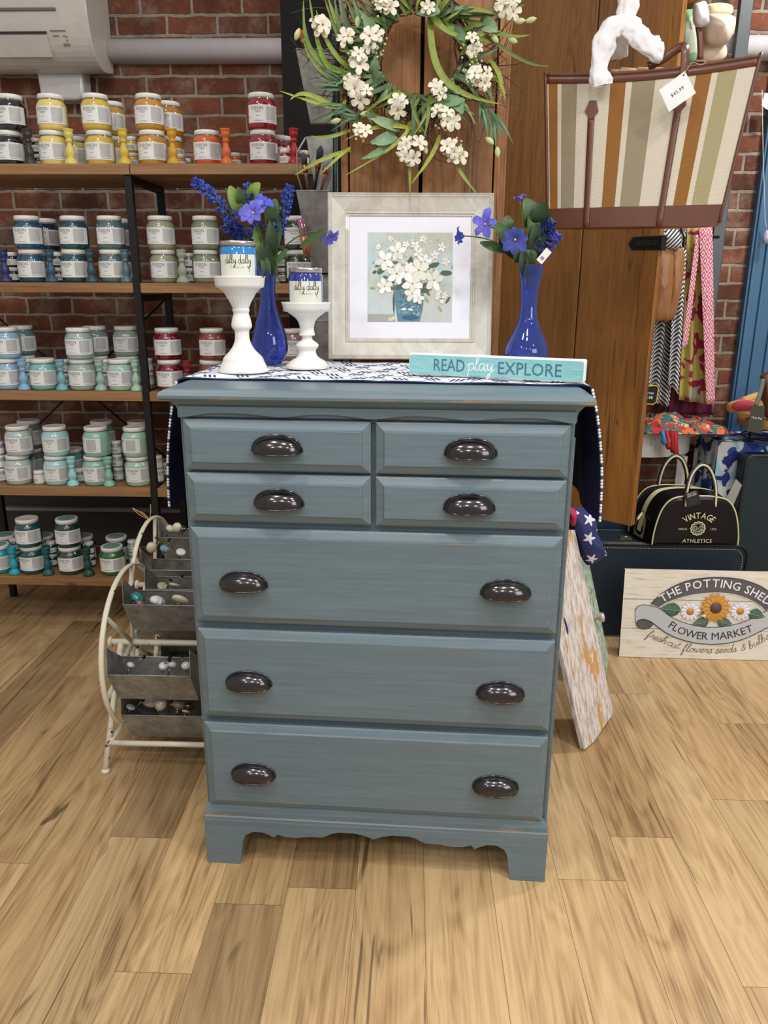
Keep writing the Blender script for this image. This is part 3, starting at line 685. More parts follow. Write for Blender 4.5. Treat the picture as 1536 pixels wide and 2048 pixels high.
p2 = [(604, 50), (608, 48.5), (614, 46.5), (623, 46), (625, 38), (632, 29), (640, 20), (650, 15.5), (658, 14), (668, 15), (673, 16), (676, 10), (683, 11.5), (689, 19), (694, 22.8), (699, 21), (705, 17), (714, 18.5), (720, 23), (727, 34), (734, 40), (738, 42.5), (741, 43)]
px2, pz2 = pedestal(615.6, .365, p2, 'short white turned candle pedestal with chipped rim, holding the dark blue candle', False, 19)
m_tin = mat('tin_lid', (196, 186, 178), .3, .85); m_lbl = mat('cream_label', (214, 216, 202), .6, var=.02); m_ink = mat('ink_dark', (44, 38, 36), .6)
def clearglass(name, col, rough=.02, density=.0):
    g = N(name); g.out(lin(col), rough, Transmission_Weight=1.0, IOR=1.45); return g.m
m_cglass = clearglass('clear_glass', (235, 245, 250))
def candle(cx, Y, x, z, pyt, pyb, hw, wax, label):
    P = at(cx, pyt, Y); s_ = mpp(P); R = hw*s_; H = (pyb-pyt)*s_*1.02; t = thing('jar_candle', label, 'candle', (x, Y, z+.0005))
    mb = MB(); mb.lathe([(R*.9, 0), (R*.98, .002), (R, .006), (R, H*.78), (R*.95, H*.82), (R*.93, H*.86)], 48); g = N('wax'); g.out(lin(wax), .12, Coat_Weight=1.0, Coat_Roughness=.03, Subsurface_Weight=.0); mb.build('wax_jar', g.m, t)
    mb = MB(); mb.lathe([(R*.93, H*.865), (R*.97, H*.87), (R*.97, H*.985), (R*.95, H), (R*.90, H*1.0), (R*.88, H*.985), (.0005, H*.98)], 48, cap=False); mb.build('lid', m_tin, t)
    mb = MB(); rr = R+.0005
    def F(a, y, o=0): q = a/rr-PI/2+.08; return ((rr+o)*math.cos(q), (rr+o)*math.sin(q), y)
    lw = R*1.18
    mb.grid(lambda u, v: F(-lw+2*lw*u+.0, H*.02+H*.62*v), 24, 1, 0)
    f = lambda x_, y: F(x_, y, .0004)
    hand(mb, 'dilly', H*.115, lambda a, b: f(a-.0, b+H*.40), 1, .17, .62, .05) if False else None
    hand(mb, 'dilly dally', H*.105, lambda a, b: f(a+R*.10, b+H*.40), 1, .12, .80, .02)
    put_text(mb, 'CANDLES', H*.085, lambda a, b: f(a+R*.05, b+H*.265), 1, 1.9, -.01, 0, .62)
    ribbon2(mb, [(R*.62, H*.30), (R*.72, H*.24), (R*.74, H*.17)], H*.012, f, 1); ribbon2(mb, [(R*.62, H*.34), (R*.71, H*.26), (R*.84, H*.36)], H*.012, f, 1)
    ribbon2(mb, [(-R*.75, H*.37), (-R*.3, H*.35), (R*.2, H*.37), (R*.62, H*.32)], H*.007, f, 1)
    put_text(mb, 'BLUEBERRY' if False else '- - -', H*.05, lambda a, b: f(a+R*.1, b+H*.055), 1, 1.0)
    mb.build('paper_label', [m_lbl, m_ink], t)
candle(480, .27, px1, pz1, 485.5, 555, 36.3, (36, 120, 186), 'jar candle with light blue wax and tin lid on the tall white pedestal')
candle(618, .365, px2, pz2, 537, 606, 34.3, (34, 44, 130), 'jar candle with dark blue wax and tin lid on the short white pedestal')
def vase(cx, Y, prof, label):
    P = lathe_px(cx, Y, prof, ZT); x = at(cx, prof[-1][0], Y).x; t = thing('glass_vase', label, 'vase', (x, Y, ZT))
    P = smooth([(r, z-ZT) for r, z in P], 4); mb = MB()
    mb.lathe([(.0005, 0)]+P+[(max(.001, r-.0028), z) for r, z in reversed(P) if z > .006]+[(.0005, .006)], 56, cap=False)
    g = N('blue_glass'); co = g.coord(); g.out(lin((116, 148, 255)), .03, Transmission_Weight=.92, IOR=1.38, Coat_Weight=.5)
    g.bump(g.noise(co, 40, 2), .12, .004)
    mb.build('vase_glass', g.m, t); return x, P[-1][1]+ZT
vx1, vz1 = vase(541, .46, [(526, 20.5), (531, 19), (545, 17.5), (560, 16.5), (585, 15), (600, 15.5), (615, 17), (635, 22), (655, 28), (675, 33.5), (692, 36), (707, 35.5), (720, 31), (729, 25), (734, 22)], 'blue glass bud vase with flowers, left one, between the two white pedestals')
vx2, vz2 = vase(1051, .50, [(529.5, 27), (533, 25.5), (548, 23.5), (575, 18.5), (600, 16.5), (625, 17), (645, 21), (665, 29), (682, 37), (697, 42.5), (709, 44), (719, 41), (727, 34), (731, 28)], 'blue glass bud vase with flowers, right one, behind the aqua word sign')
m_leaf = attrmat('leaf_green', .5, 0, vs=90, var=.25); m_fl = attrmat('petals', .6, vs=120, var=.2)
def c255(*c): return lin(c)
def jc(c, a=.12): k = 1+random.uniform(-a, a); return (min(1, c[0]*k), min(1, c[1]*k), min(1, c[2]*k), 1)
GREEN = c255(70, 98, 52); DGREEN = c255(40, 62, 34); LGREEN = c255(120, 146, 60); BLUE = c255(64, 84, 190); DBLUE = c255(42, 54, 140); VIOLET = c255(98, 92, 196)
def arc3(a, b, bend, n=10):
    a, b, bend = V(a), V(b), V(bend); return [a.lerp(b, i/n)+bend*math.sin(PI*i/n) for i in range(n+1)]
def spike(path, col, dens, r, green, name, label, grp):
    """stem with a spike of small florets over its upper part"""
    t = thing(name, label, 'artificial flower', path[0], 0, grp); o = path[0]; pts = [p-o for p in path]
    mb = MB(); mb.tube(pts, .0018, 6, 0); mb.build('stem', mat('stem_green', (62, 92, 44), .5), t)
    mb = MB(); n = len(pts)
    for i in range(dens):
        f = .48+.52*i/dens; q = f*(n-1); k = min(int(q), n-2); c = pts[k].lerp(pts[k+1], q-k); tg = (pts[k+1]-pts[k]).normalized()
        rr = r*(1.0-.62*(f-.48)/.52)
        a = random.uniform(0, 2*PI); s1 = tg.orthogonal().normalized(); s2 = tg.cross(s1); d = s1*math.cos(a)+s2*math.sin(a)
        e = c+d*rr+tg*rr*random.uniform(.0, .6)
        cc = jc(col, .35) if random.random() > green else jc(GREEN)
        mb.tube([c+d*rr*.2, c.lerp(e, .6), e, e+d*.001], [.0008, .0022, .0042, .0006], 6, 0, col=cc)
        for b in range(2):
            a2 = a+random.uniform(-1, 1); d2 = s1*math.cos(a2)+s2*math.sin(a2); blade(mb, [e, e+d2*.005+tg*.003, e+d2*.008+tg*.001], .006, d, col=jc(col, .4))
    mb.build('florets', m_fl, t); return t
def leaf_spray(mb, base, tip, wd, nrm=(0, -1, 0), col=None, bend=(0, 0, 0)):
    blade(mb, arc3(base, tip, bend, 8), wd, nrm, 0, .22, col or jc(GREEN, .25))
def bloom(mb, c, d, r, col, n=6, cup=.6, pw=.75):
    c = V(c); d = V(d).normalized(); s1 = d.orthogonal().normalized(); s2 = d.cross(s1)
    for i in range(n):
        a = 2*PI*i/n+random.uniform(-.15, .15); q = s1*math.cos(a)+s2*math.sin(a); rr = r*random.uniform(.85, 1.1)
        blade(mb, [c, c+q*rr*.4+d*rr*cup*.45, c+q*rr*.8+d*rr*cup*.6, c+q*rr*1.02+d*rr*cup*.45], [rr*.2, rr*pw*.8, rr*pw*.75, rr*.15], d, 0, .1, jc(col, .18))
    mb.tube([c, c+d*r*.25], [r*.12, r*.08], 6, 0, col=c255(214, 190, 90))
def flower(path, r, d, col, label, grp, n=7, cup=.7, extra=None):
    t = thing('artificial_flower', label, 'artificial flower', path[0], 0, grp); o = path[0]; pts = [p-o for p in path]
    mb = MB(); mb.tube(pts, .0018, 6, 0); mb.build('stem', mat('stem_green', (62, 92, 44), .5), t)
    mb = MB(); bloom(mb, pts[-1], d, r, col, n, cup); bloom(mb, pts[-1], d, r*.6, jc(col), 5, cup*1.4)
    mb.build('petals', m_fl, t)
    if extra:
        mb = MB()
        for (b, e, wd) in extra: leaf_spray(mb, V(b)-o, V(e)-o, wd)
        mb.build('leaf', m_leaf, t)
    return t
# left bouquet
YL = .46; B = V((vx1, YL, vz1-.10)); T0 = lambda px, py, y=YL: at(px, py, y)
def stem_to(px, py, y, bend=.02, via=None, mouth=None, n=12, base=None):
    m_ = mouth or V((vx1, YL, vz1)); e = at(px, py, y); b = base or B
    up = arc3(m_, e, V(((m_.x-e.x)*.0+(-.02 if e.x > m_.x else .02)*-1*bend*20, 0, bend)), n)
    return [b.lerp(m_, i/3) for i in range(3)]+up
gL = 'blue artificial flower stems in the left vase'
spike(stem_to(388, 362, .43, .03), BLUE, 110, .016, .3, 'artificial_flower', 'long blue flower spike reaching far left out of the left vase', gL)
spike(stem_to(452, 452, .40, .02), DBLUE, 90, .018, .2, 'artificial_flower', 'short deep blue flower spike low on the left vase, beside the light blue candle', gL)
spike(stem_to(497, 368, .44, .01), BLUE, 90, .017, .15, 'artificial_flower', 'upright blue hyacinth spike in the middle of the left vase', gL)
spike(stem_to(582, 372, .46, .01), BLUE, 110, .015, .35, 'artificial_flower', 'blue flower spike leaning right out of the left vase', gL)
flower(stem_to(508, 428, .40, .01), .034, (-.2, -.8, .35), VIOLET, 'large violet-blue anemone bloom in the middle of the left vase', gL, 8, .7)
flower(stem_to(526, 412, .42, .01), .024, (.3, -.7, .6), BLUE, 'small blue star-shaped bloom right of the violet anemone in the left vase', gL, 7, 1.2)
flower(stem_to(655, 470, .43, .035), .026, (.5, -.5, -.55), VIOLET, 'violet-blue bloom drooping at the right over the picture frame corner', gL, 6, 1.1, [(at(600, 495, .44), at(648, 459, .42), .018), (at(552, 528, .44), at(574, 497, .43), .016)])
def leaves(lst, Y, mouth, label, cat='artificial foliage', name='artificial_greenery'):
    t = thing(name, label, cat, mouth)
    for (px, py, bx_, by_, wd, c, nx) in lst:
        mb = MB(); b = at(bx_, by_, Y); e = at(px, py, Y-.02+random.uniform(-.015, .02))
        leaf_spray(mb, b-mouth, e-mouth, wd*1.3, (nx, -1, .1), c, (random.uniform(-.01, .01), -.012, 0)); mb.build('leaf', m_leaf, t)
    return t
leaves([(460, 372, 482, 432, .026, LGREEN, .2), (476, 374, 486, 425, .020, GREEN, -.2), (520, 366, 506, 410, .026, LGREEN, -.2), (552, 398, 540, 450, .028, GREEN, .3), (470, 470, 505, 520, .026, GREEN, .3), (462, 495, 500, 478, .03, GREEN, 0),
        (505, 470, 520, 530, .03, DGREEN, .2), (520, 455, 528, 528, .026, GREEN, -.3), (540, 440, 534, 528, .024, DGREEN, .3), (556, 430, 540, 520, .026, GREEN, -.2), (530, 480, 536, 560, .03, DGREEN, 0), (512, 450, 530, 545, .022, LGREEN, .3), (548, 500, 538, 560, .020, GREEN, 0), (524, 500, 532, 570, .02, GREEN, .2)],
       YL, V((vx1, YL, vz1)), 'green artificial leaves filling the left blue vase')
# right bouquet
YR = .50; VM = V((vx2, YR, vz2)); BR = V((vx2, YR, vz2-.14)); gR = 'blue artificial flower stems in the right vase'
def st2(px, py, y, bend=.015): return stem_to(px, py, y, bend, mouth=VM, base=BR)
flower(st2(972, 450, .46, .02), .036, (-.4, -.8, .2), VIOLET, 'violet-blue bloom leaning left over the frame from the right vase', gR, 5, .7)
flower(st2(930, 472, .45, .02), .024, (-1, -.3, -.1), BLUE, 'blue budding bloom at the far left tip of the right bouquet', gR, 6, 1.3)
flower(st2(1030, 480, .44, .01), .034, (-.1, -1, .1), DBLUE, 'deep blue bloom low in the centre of the right bouquet', gR, 8, .4)
flower(st2(1040, 406, .46, .01), .018, (-.2, -.2, 1), VIOLET, 'small violet-blue bud cluster at the top of the right bouquet', gR, 6, 1.6)
spike(st2(1102, 442, .46, .01), DBLUE, 100, .020, .3, 'artificial_flower', 'deep blue flower spike on the right side of the right bouquet', gR)
spike(st2(1118, 468, .45, .0), VIOLET, 60, .014, .3, 'artificial_flower', 'short violet-blue spike below the striped tote in the right bouquet', gR)
leaves([(1050, 398, 1052, 455, .034, GREEN, .2), (1078, 404, 1072, 462, .036, DGREEN, -.3), (1060, 420, 1062, 500, .036, GREEN, .2), (1018, 432, 1024, 470, .026, GREEN, 0), (985, 445, 1020, 500, .028, GREEN, .3), (1000, 470, 1040, 520, .026, DGREEN, .2),
        (960, 485, 1010, 505, .018, GREEN, 0), (1072, 448, 1068, 520, .034, DGREEN, -.2), (1028, 480, 1036, 525, .028, GREEN, .1), (1066, 500, 1052, 528, .03, GREEN, -.3), (1090, 480, 1072, 520, .024, DGREEN, 0), (1045, 500, 1052, 560, .024, DGREEN, 0), (1058, 500, 1055, 580, .02, DGREEN, 0)],
       YR, VM, 'green artificial leaves filling the right blue vase')
mb = MB(); a = at(1098, 500, .44); b = at(1078, 524, .44)
d = (a-b).normalized(); n_ = V((0, -1, 0)); s_ = d.cross(n_)*.009
mb.add([b-s_, b+s_, a+s_, a-s_, b-s_+V((0, .001, 0)), b+s_+V((0, .001, 0)), a+s_+V((0, .001, 0)), a-s_+V((0, .001, 0))], [(0, 1, 2, 3), (7, 6, 5, 4), (0, 4, 5, 1), (1, 5, 6, 2), (2, 6, 7, 3), (3, 7, 4, 0)], 0)
mb.add([b+d*.008-s_*.5+n_*.0005, b+d*.008+s_*.5+n_*.0005, b+d*.016+s_*.5+n_*.0005, b+d*.016-s_*.5+n_*.0005], [(0, 1, 2, 3)], 1)
tag(mb.build('price_tag', [mat('tag_white', (226, 220, 216), .6), mat('tag_grey', (140, 130, 132), .6)]), 'small white price tag sticking out of the right bouquet', 'tag')

# ---- framed picture
fw, fh, fd = .447, .440, .022
fr = thing('framed_picture', 'square silver-grey framed print of white flowers leaning behind the vases', 'picture')
bl, brr = at(658, 727, .548), at(988, 727, .562)
xax = V((brr.x-bl.x, brr.y-bl.y, 0)).normalized(); lean = .17
zax = (V((0, 0, 1))*math.cos(lean)+V((-xax.y, xax.x, 0))*math.sin(lean)); yax = zax.cross(xax)
org = V((bl.x+fw/2*xax.x, bl.y+fw/2*xax.y, ZT+.004))
Mf = Matrix((xax, yax, zax)).transposed().to_4x4(); Mf.translation = org; fr.matrix_world = Mf
g = N('frame_silver'); co = g.coord(); nz = g.noise(co, 7, 4, .7, 1.5); g.out(g.ramp(nz, [(.3, (168, 162, 148)), (.55, (192, 188, 176)), (.75, (204, 202, 194))]), .38, Coat_Weight=.2); m_frame = g.m
prof = [(0, 0), (0, -.020), (.003, -.023), (.006, -.020), (.009, -.022), (.012, -.019), (.016, -.0175), (.040, -.012), (.046, -.010), (.048, -.013), (.051, -.013), (.053, -.009), (.0565, -.009), (.058, -.004)]
mb = MB()
def fpt(ins, y, k): X_ = (-fw/2+ins, fw/2-ins)[k in (1, 2)]; Z_ = (ins, fh-ins)[k > 1]; return (X_, y, Z_)
for (i0, y0), (i1, y1) in zip(prof, prof[1:]):
    vs = [fpt(i0, y0, k) for k in range(4)]+[fpt(i1, y1, k) for k in range(4)]
    mb.add(vs, [(k, (k+1) % 4, 4+(k+1) % 4, 4+k) for k in range(4)])
mb.add([fpt(0, 0, k) for k in range(4)], [(3, 2, 1, 0)])
mb.build('frame', m_frame, fr)
mb = MB(); mb.box((0, -.0035, fh/2), (fw-.112, .002, fh-.112)); mb.build('mat_board', mat('mat_board', (222, 221, 228), .55, var=.03, vs=9), fr)
PW, PH = .232, .238
random.seed(11); mb = MB(); n = 46
def pc(u, v):
    t = mn.noise(V((u*3, v*3, .3))); k = mn.noise(V((u*9, v*9, 4)))*.5+mn.noise(V((u*24, v*10, 8)))*.35
    a = V((176, 196, 198)); b = V((178, 178, 166)); c = a.lerp(b, min(1, max(0, .35+t*1.3+(u-.4)*.9)))
    c += V((1, 1, 1))*k*22
    if v < .09 and u < .33: c = c.lerp(V((108, 98, 84)), .65)
    if v < .4: c = c.lerp(V((192, 192, 190)), .4)
    return lin([max(0, min(255, x)) for x in c])
mb.grid(lambda u, v: ((u-.5)*PW, 0, (v-.5)*PH), n, n, 0, False, colf=pc)
lay = [0]
def P2(u, v): return ((u-.5)*PW, -lay[0], (v-.5)*PH)
def poly(pts, col): lay[0] += .0000035; mb.add([P2(max(0, min(1, x)), max(0, min(1, y))) for x, y in pts], [tuple(range(len(pts)))], 0, False, col)
def dab(x, y, a, l, w_, col, k=9):
    q = []
    for i in range(k):
        t = 2*PI*i/k; rr = 1+random.uniform(-.12, .12); ex, ey = l*math.cos(t)*rr, w_*math.sin(t)*rr
        q.append((x+ex*math.cos(a)-ey*math.sin(a), y+ex*math.sin(a)+ey*math.cos(a)))
    poly(q, col)
for i in range(130):                                  # soft background sprigs
    x, y = random.gauss(.55, .25), random.gauss(.68, .15)
    if .03 < x < .97 and .28 < y < .97: dab(x, y, random.uniform(0, PI), random.uniform(.01, .03), .009, c255(*random.choice([(206, 208, 192), (196, 200, 176), (152, 160, 134), (172, 180, 166), (214, 214, 200), (134, 142, 112)])))
vq = [(.295, .42), (.31, .30), (.335, .15), (.36, .005), (.62, .005), (.655, .15), (.665, .30), (.66, .36)]
poly(vq, c255(86, 120, 134))
for i in range(60):
    y = random.uniform(.03, .36); x = random.uniform(.36, .62); dab(x, y, random.choice([0, PI/2, .4]), random.uniform(.012, .04), .009, c255(*random.choice([(64, 96, 108), (108, 150, 166), (54, 86, 104), (140, 172, 182), (96, 134, 150), (72, 84, 86), (44, 96, 126)])))
dab(.43, .145, .1, .03, .012, c255(214, 216, 212)); dab(.51, .14, -.1, .035, .012, c255(206, 210, 208)); dab(.5, .05, 0, .11, .03, c255(34, 84, 116)); dab(.31, .2, 1.6, .12, .012, c255(66, 82, 84))
dab(.28, .03, .2, .04, .02, c255(206, 194, 168)); dab(.31, .05, .2, .02, .012, c255(222, 208, 170))
for i in range(70):                                   # leaves behind blossoms
    x, y = random.gauss(.5, .2), random.gauss(.5, .12); dab(x, y, random.uniform(-1.2, 1.2), random.uniform(.02, .055), .016, c255(*random.choice([(84, 96, 66), (72, 96, 84), (104, 116, 84), (60, 78, 64), (124, 134, 104), (96, 100, 70)])))
for (x, y, a) in ((.40, .40, .4), (.46, .44, -.4), (.66, .36, -.3), (.70, .42, .1), (.17, .58, .7), (.92, .55, 0), (.78, .64, .2), (.50, .67, 1.4)): dab(x, y, a, .07, .028, c255(62, 82, 58))
def blos(x, y, r, a0=0, warm=0):
    cs = [(226, 224, 218), (214, 210, 200), (232, 232, 228), (220, 216, 200)]
    for i in range(5):
        a = a0+2*PI*i/5+random.uniform(-.2, .2); dab(x+math.cos(a)*r*.55, y+math.sin(a)*r*.55, a, r*.52, r*.33, c255(*random.choice(cs)), 10)
    for i in range(5):
        a = a0+2*PI*i/5; ribbon2_lay(x, y, a, r)
    dab(x, y, 0, r*.13, r*.12, c255(178, 156, 60)); dab(x+.006, y-.004, .5, r*.08, r*.05, c255(112, 78, 40))
def ribbon2_lay(x, y, a, r):
    dab(x+math.cos(a+.6)*r*.5, y+math.sin(a+.6)*r*.5, a+.6, r*.38, r*.035, c255(170, 170, 160), 6)
for q in [(.35, .79, .10, .3), (.20, .69, .11, .8), (.60, .77, .06, 1), (.67, .68, .08, .2), (.79, .75, .05, .4), (.27, .93, .035, 1), (.65, .93, .045, 0), (.56, .86, .05, 1), (.45, .87, .04, 1), (.87, .84, .05, 0), (.92, .68, .05, 0), (.12, .84, .035, 0), (.48, .62, .06, .7),
          (.34, .54, .12, .2), (.45, .56, .09, 1.2), (.60, .58, .12, .5), (.53, .43, .12, .9), (.78, .47, .115, .1), (.20, .40, .09, .5), (.53, .32, .095, .4), (.60, .27, .07, 1.4), (.84, .34, .04, 0), (.83, .28, .035, 1), (.91, .30, .04, 0), (.88, .23, .03, 0)]: blos(*q)
for (x, y, a) in ((.86, .15, -.9), (.70, .25, -1), (.06, .38, 0)): dab(x, y, a, .035, .013, c255(150, 156, 90))
pr_ = mb.build('print', attrmat('print_ink', .5, vs=300, var=.05), fr, loc=(0, -.0052, fh/2+.001))

# ---- READ play EXPLORE sign
a0 = atz(817, 748, ZT+.001); a1 = atz(1168, 766, ZT+.001)
sx = V((a1.x-a0.x, a1.y-a0.y, 0)); SL = sx.length; sx.normalize(); sh = .049
so = thing('word_sign', 'long aqua wooden block sign lettered READ play EXPLORE on the front of the dresser top', 'sign')
Ms = Matrix((sx, V((-sx.y, sx.x, 0)), V((0, 0, 1)))).transposed().to_4x4(); Ms.translation = V(((a0.x+a1.x)/2, (a0.y+a1.y)/2, ZT+.001)); so.matrix_world = Ms
mb = MB(); mb.box((0, .013, sh/2), (SL, .026, sh)); mb.build('block', mat('sign_white', (230, 236, 232), .5), so, bevel=.004)
g = N('aqua_wash'); st = g.n('ShaderNodeMapping', {'Vector': g.coord(), 'Scale': (12, 1, 160)}).outputs[0]; g.out(g.ramp(g.noise(st, 1.6, 4, .6), [(.3, (120, 176, 180)), (.7, (150, 204, 206))]), .55)
mb = MB(); rr = .005; ol = [(sg*(SL/2-.003-rr)+rr*math.cos(t), (sh-.003-rr if up_ else .003+rr)+rr*math.sin(t)) for sg, up_, ts in ((1, True, (0, .5, 1.0, 1.57)), (-1, True, (1.57, 2.1, 2.6, 3.14)), (-1, False, (3.14, 3.7, 4.2, 4.71)), (1, False, (4.71, 5.2, 5.8, 6.28))) for t in ts]
mb.prism(ol, -.0012, .0005, 0); mb.build('face', g.m, so)
mb = MB(); f = lambda x, y: (x, -.0016, y)
k = .0395; tw = .075/text_w('READ', k, 1.0, .004); tw2 = .143/text_w('EXPLORE', k, 1.0, .004)
put_text(mb, 'READ', k, lambda x, y: f(x-.104, y+.0115), 0, 1.0, .004, 0, tw); put_text(mb, 'EXPLORE', k, lambda x, y: f(x+.083, y+.0105), 0, 1.0, .004, 0, tw2)
hand(mb, 'play', .0165, lambda x, y: f(x-.029, y+.016), 1, .13, .96, .12)
mb.build('lettering', [mat('sign_ink', (70, 112, 132), .6), mat('sign_script', (236, 244, 242), .6)], so)
# ================================================================== WOODEN COLUMN AND OPEN BARN DOOR
random.seed(21)
m_old = wood('old_pine', (164, 112, 60), (86, 52, 26), 'z', .55, .8, True, False, .8, .25)
m_old2 = wood('door_pine', (158, 106, 46), (96, 58, 22), 'z', .45, .7, True, False, .9, .2, coat=.1)
m_dark = mat('gap_dark', (18, 12, 8), .9)
CY = .705
x0 = at(681, 300, CY).x; x1 = at(1003, 300, CY).x
col = thing('wooden_column', 'plank-clad wooden column behind the dresser carrying the wreath', 'column', ((x0+x1)/2, CY+.09, 0))
W2 = (x1-x0)/2
def plank(p, xa, xb, y0, y1, z0, z1, mt, nm='plank', bev=.003):
    mb = MB(); mb.box(((xa+xb)/2, (y0+y1)/2, (z0+z1)/2), (xb-xa-.002, y1-y0, z1-z0), 0, rnd=random.uniform(1, 20)); return mb.build(nm, mt, p, bevel=bev)
mb = MB(); mb.box((0, .01, 1.4), (2*W2-.01, .13, 2.8)); mb.build('core', m_dark, col)
xs = [-W2, -W2+.0235, -W2+.218, W2-.019, W2]
xm = at(842, 300, CY).x-(x0+x1)/2
for (a, b) in ((-W2, -W2+.022), (-W2+.024, xm-.004), (xm+.004, W2-.021), (W2-.019, W2)): plank(col, a, b, -.09, -.058, .0, 2.8, m_old)
plank(col, W2-.003, W2+.02, -.055, .075, 0, 2.8, m_old, 'side_board')
# open door, swung towards the camera on its right edge
rt = at(1263, 1053, 1.30); dd = V((-math.cos(.70), math.sin(.70), 0)); DW = .78
dr = thing('barn_door', 'wide brown plank door standing open at an angle behind the striped tote bag', 'door')
nrm = V((dd.y, -dd.x, 0))*-1; nrm = V((-math.sin(.70), -math.cos(.70), 0))
Md = Matrix((-dd, -nrm, V((0, 0, 1)))).transposed().to_4x4(); Md.translation = V((rt.x, rt.y, rt.z)); dr.matrix_world = Md
# local: x from -DW (far left) to 0 (near right edge); y=0 front face
HT = 2.1
def local_x(px, py):                              # where a pixel column meets the door face
    r = ray(px, py); n = nrm; t = (V((rt.x, rt.y, 0))-CAM).dot(n)/r.dot(n); P = CAM+r*t; return (P-V((rt.x, rt.y, 0))).dot(-dd), P.z
s1 = local_x(1148, 700)[0]
plank(dr, -DW, s1-.0015, .0, .032, 0, HT, m_old2); plank(dr, s1+.0015, 0, .0, .032, 0, HT, m_old2)
hx, hz = local_x(1300, 487)
hx2, hz2 = local_x(1277, 487)
mb = MB(); hz0 = hz2-rt.z
mb.prism([(-.115, hz0), (-.10, hz0+.022), (.01, hz0+.024), (.01, hz0-.024), (-.10, hz0-.022)], -.006, 0, 0); mb.prism([(-.09, hz0+.010), (-.01, hz0+.010), (-.01, hz0-.010), (-.09, hz0-.010)], -.009, -.006, 1); mb.box((.006, .012, hz0), (.01, .04, .05), 0)
mb.build('hinge', [m_blackmetal, mat('dark_iron', (52, 50, 46), .45, .7)], dr, bevel=.0015)

# ================================================================== WREATH
WYp = .60; wc = at(838, 108, WYp); MP = mpp(wc)
wr = thing('floral_wreath', 'large twig wreath with white blossoms and green grass hanging on the wooden column', 'wreath', wc)
def wp(px, py, dy=0): return at(px, py, WYp+dy)-wc
m_twig = attrmat('twig_brown', .8)
RI = 76*MP
def twig_col(): return c255(*random.choice([(70, 50, 38), (92, 68, 52), (54, 38, 30), (110, 84, 64)]))
mb = MB()
for i in range(120):
    a0 = random.uniform(0, 2*PI); L = random.uniform(.8, 2.6); r0 = RI+random.uniform(.0, .045); dr_ = random.uniform(-.01, .022); y = random.uniform(-.012, .03); wob = random.uniform(2, 5); n = 12
    pts = [((r0+dr_*k/n+.006*math.sin(wob*k/n*4+i))*math.cos(a0+L*k/n), y+.008*math.sin(k+i), (r0+dr_*k/n+.006*math.sin(wob*k/n*4+i))*math.sin(a0+L*k/n)) for k in range(n+1)]
    mb.tube(pts, random.uniform(.0011, .0024), 5, 0, col=twig_col())
mb.build('twig_ring', m_twig, wr)
def wisps(name, n, a_c, a_s, r0, r1, bend):
    mb = MB()
    for i in range(n):
        a = random.gauss(a_c, a_s); r_ = random.uniform(r0*.9, r1); b = RI+random.uniform(.02, .05); da = random.uniform(-bend, bend)
        p = []
        for k in range(8):
            t = k/7; rr = b+(r_-b)*t; aa = a+da*t*t; p.append((rr*math.cos(aa), -.02+random.uniform(-.004, .004)+.015*math.sin(t*3), rr*math.sin(aa)))
        mb.tube(p, [.0016*(1-.6*k/7) for k in range(8)], 4, 0, col=twig_col())
    mb.build(name, m_twig, wr)
wisps('twig_wisps', 70, PI*1.02, .35, .17, .33, .6); wisps('twig_wisps', 55, -.45, .4, .17, .30, .5); wisps('twig_wisps', 50, -1.55, .45, .17, .28, .5); wisps('twig_wisps', 40, 2.3, .4, .2, .36, .4)
GB = [(96, 120, 44), (120, 140, 56), (70, 98, 58), (84, 110, 70), (140, 152, 66), (60, 84, 50), (104, 136, 90)]
def gblade(x0, y0, x1, y1, w_, c=None, bx=0, by=0, dy=-.03, nm='grass_blade'):
    a, b = wp(x0, y0, -.01), wp(x1, y1, dy+random.uniform(-.015, .01)); bd = V((bx*MP, 0, -by*MP)); mb = MB(); n = 12
    p = [a.lerp(b, i/n)+bd*math.sin(PI*i/n)+V((0, -.012*math.sin(PI*i/n), 0)) for i in range(n+1)]
    W = [w_*MP*(.55+.45*math.sin(PI*min(1, .15+i/n)))*(1 if i < n-2 else (.7 if i < n else .15)) for i in range(n+1)]
    blade(mb, p, W, (random.uniform(-.3, .3), -1, random.uniform(-.3, .3)), 0, .18, col=jc(lin(c or random.choice(GB)), .15)); return mb.build(nm, m_leaf, wr)
YG = (150, 160, 60)
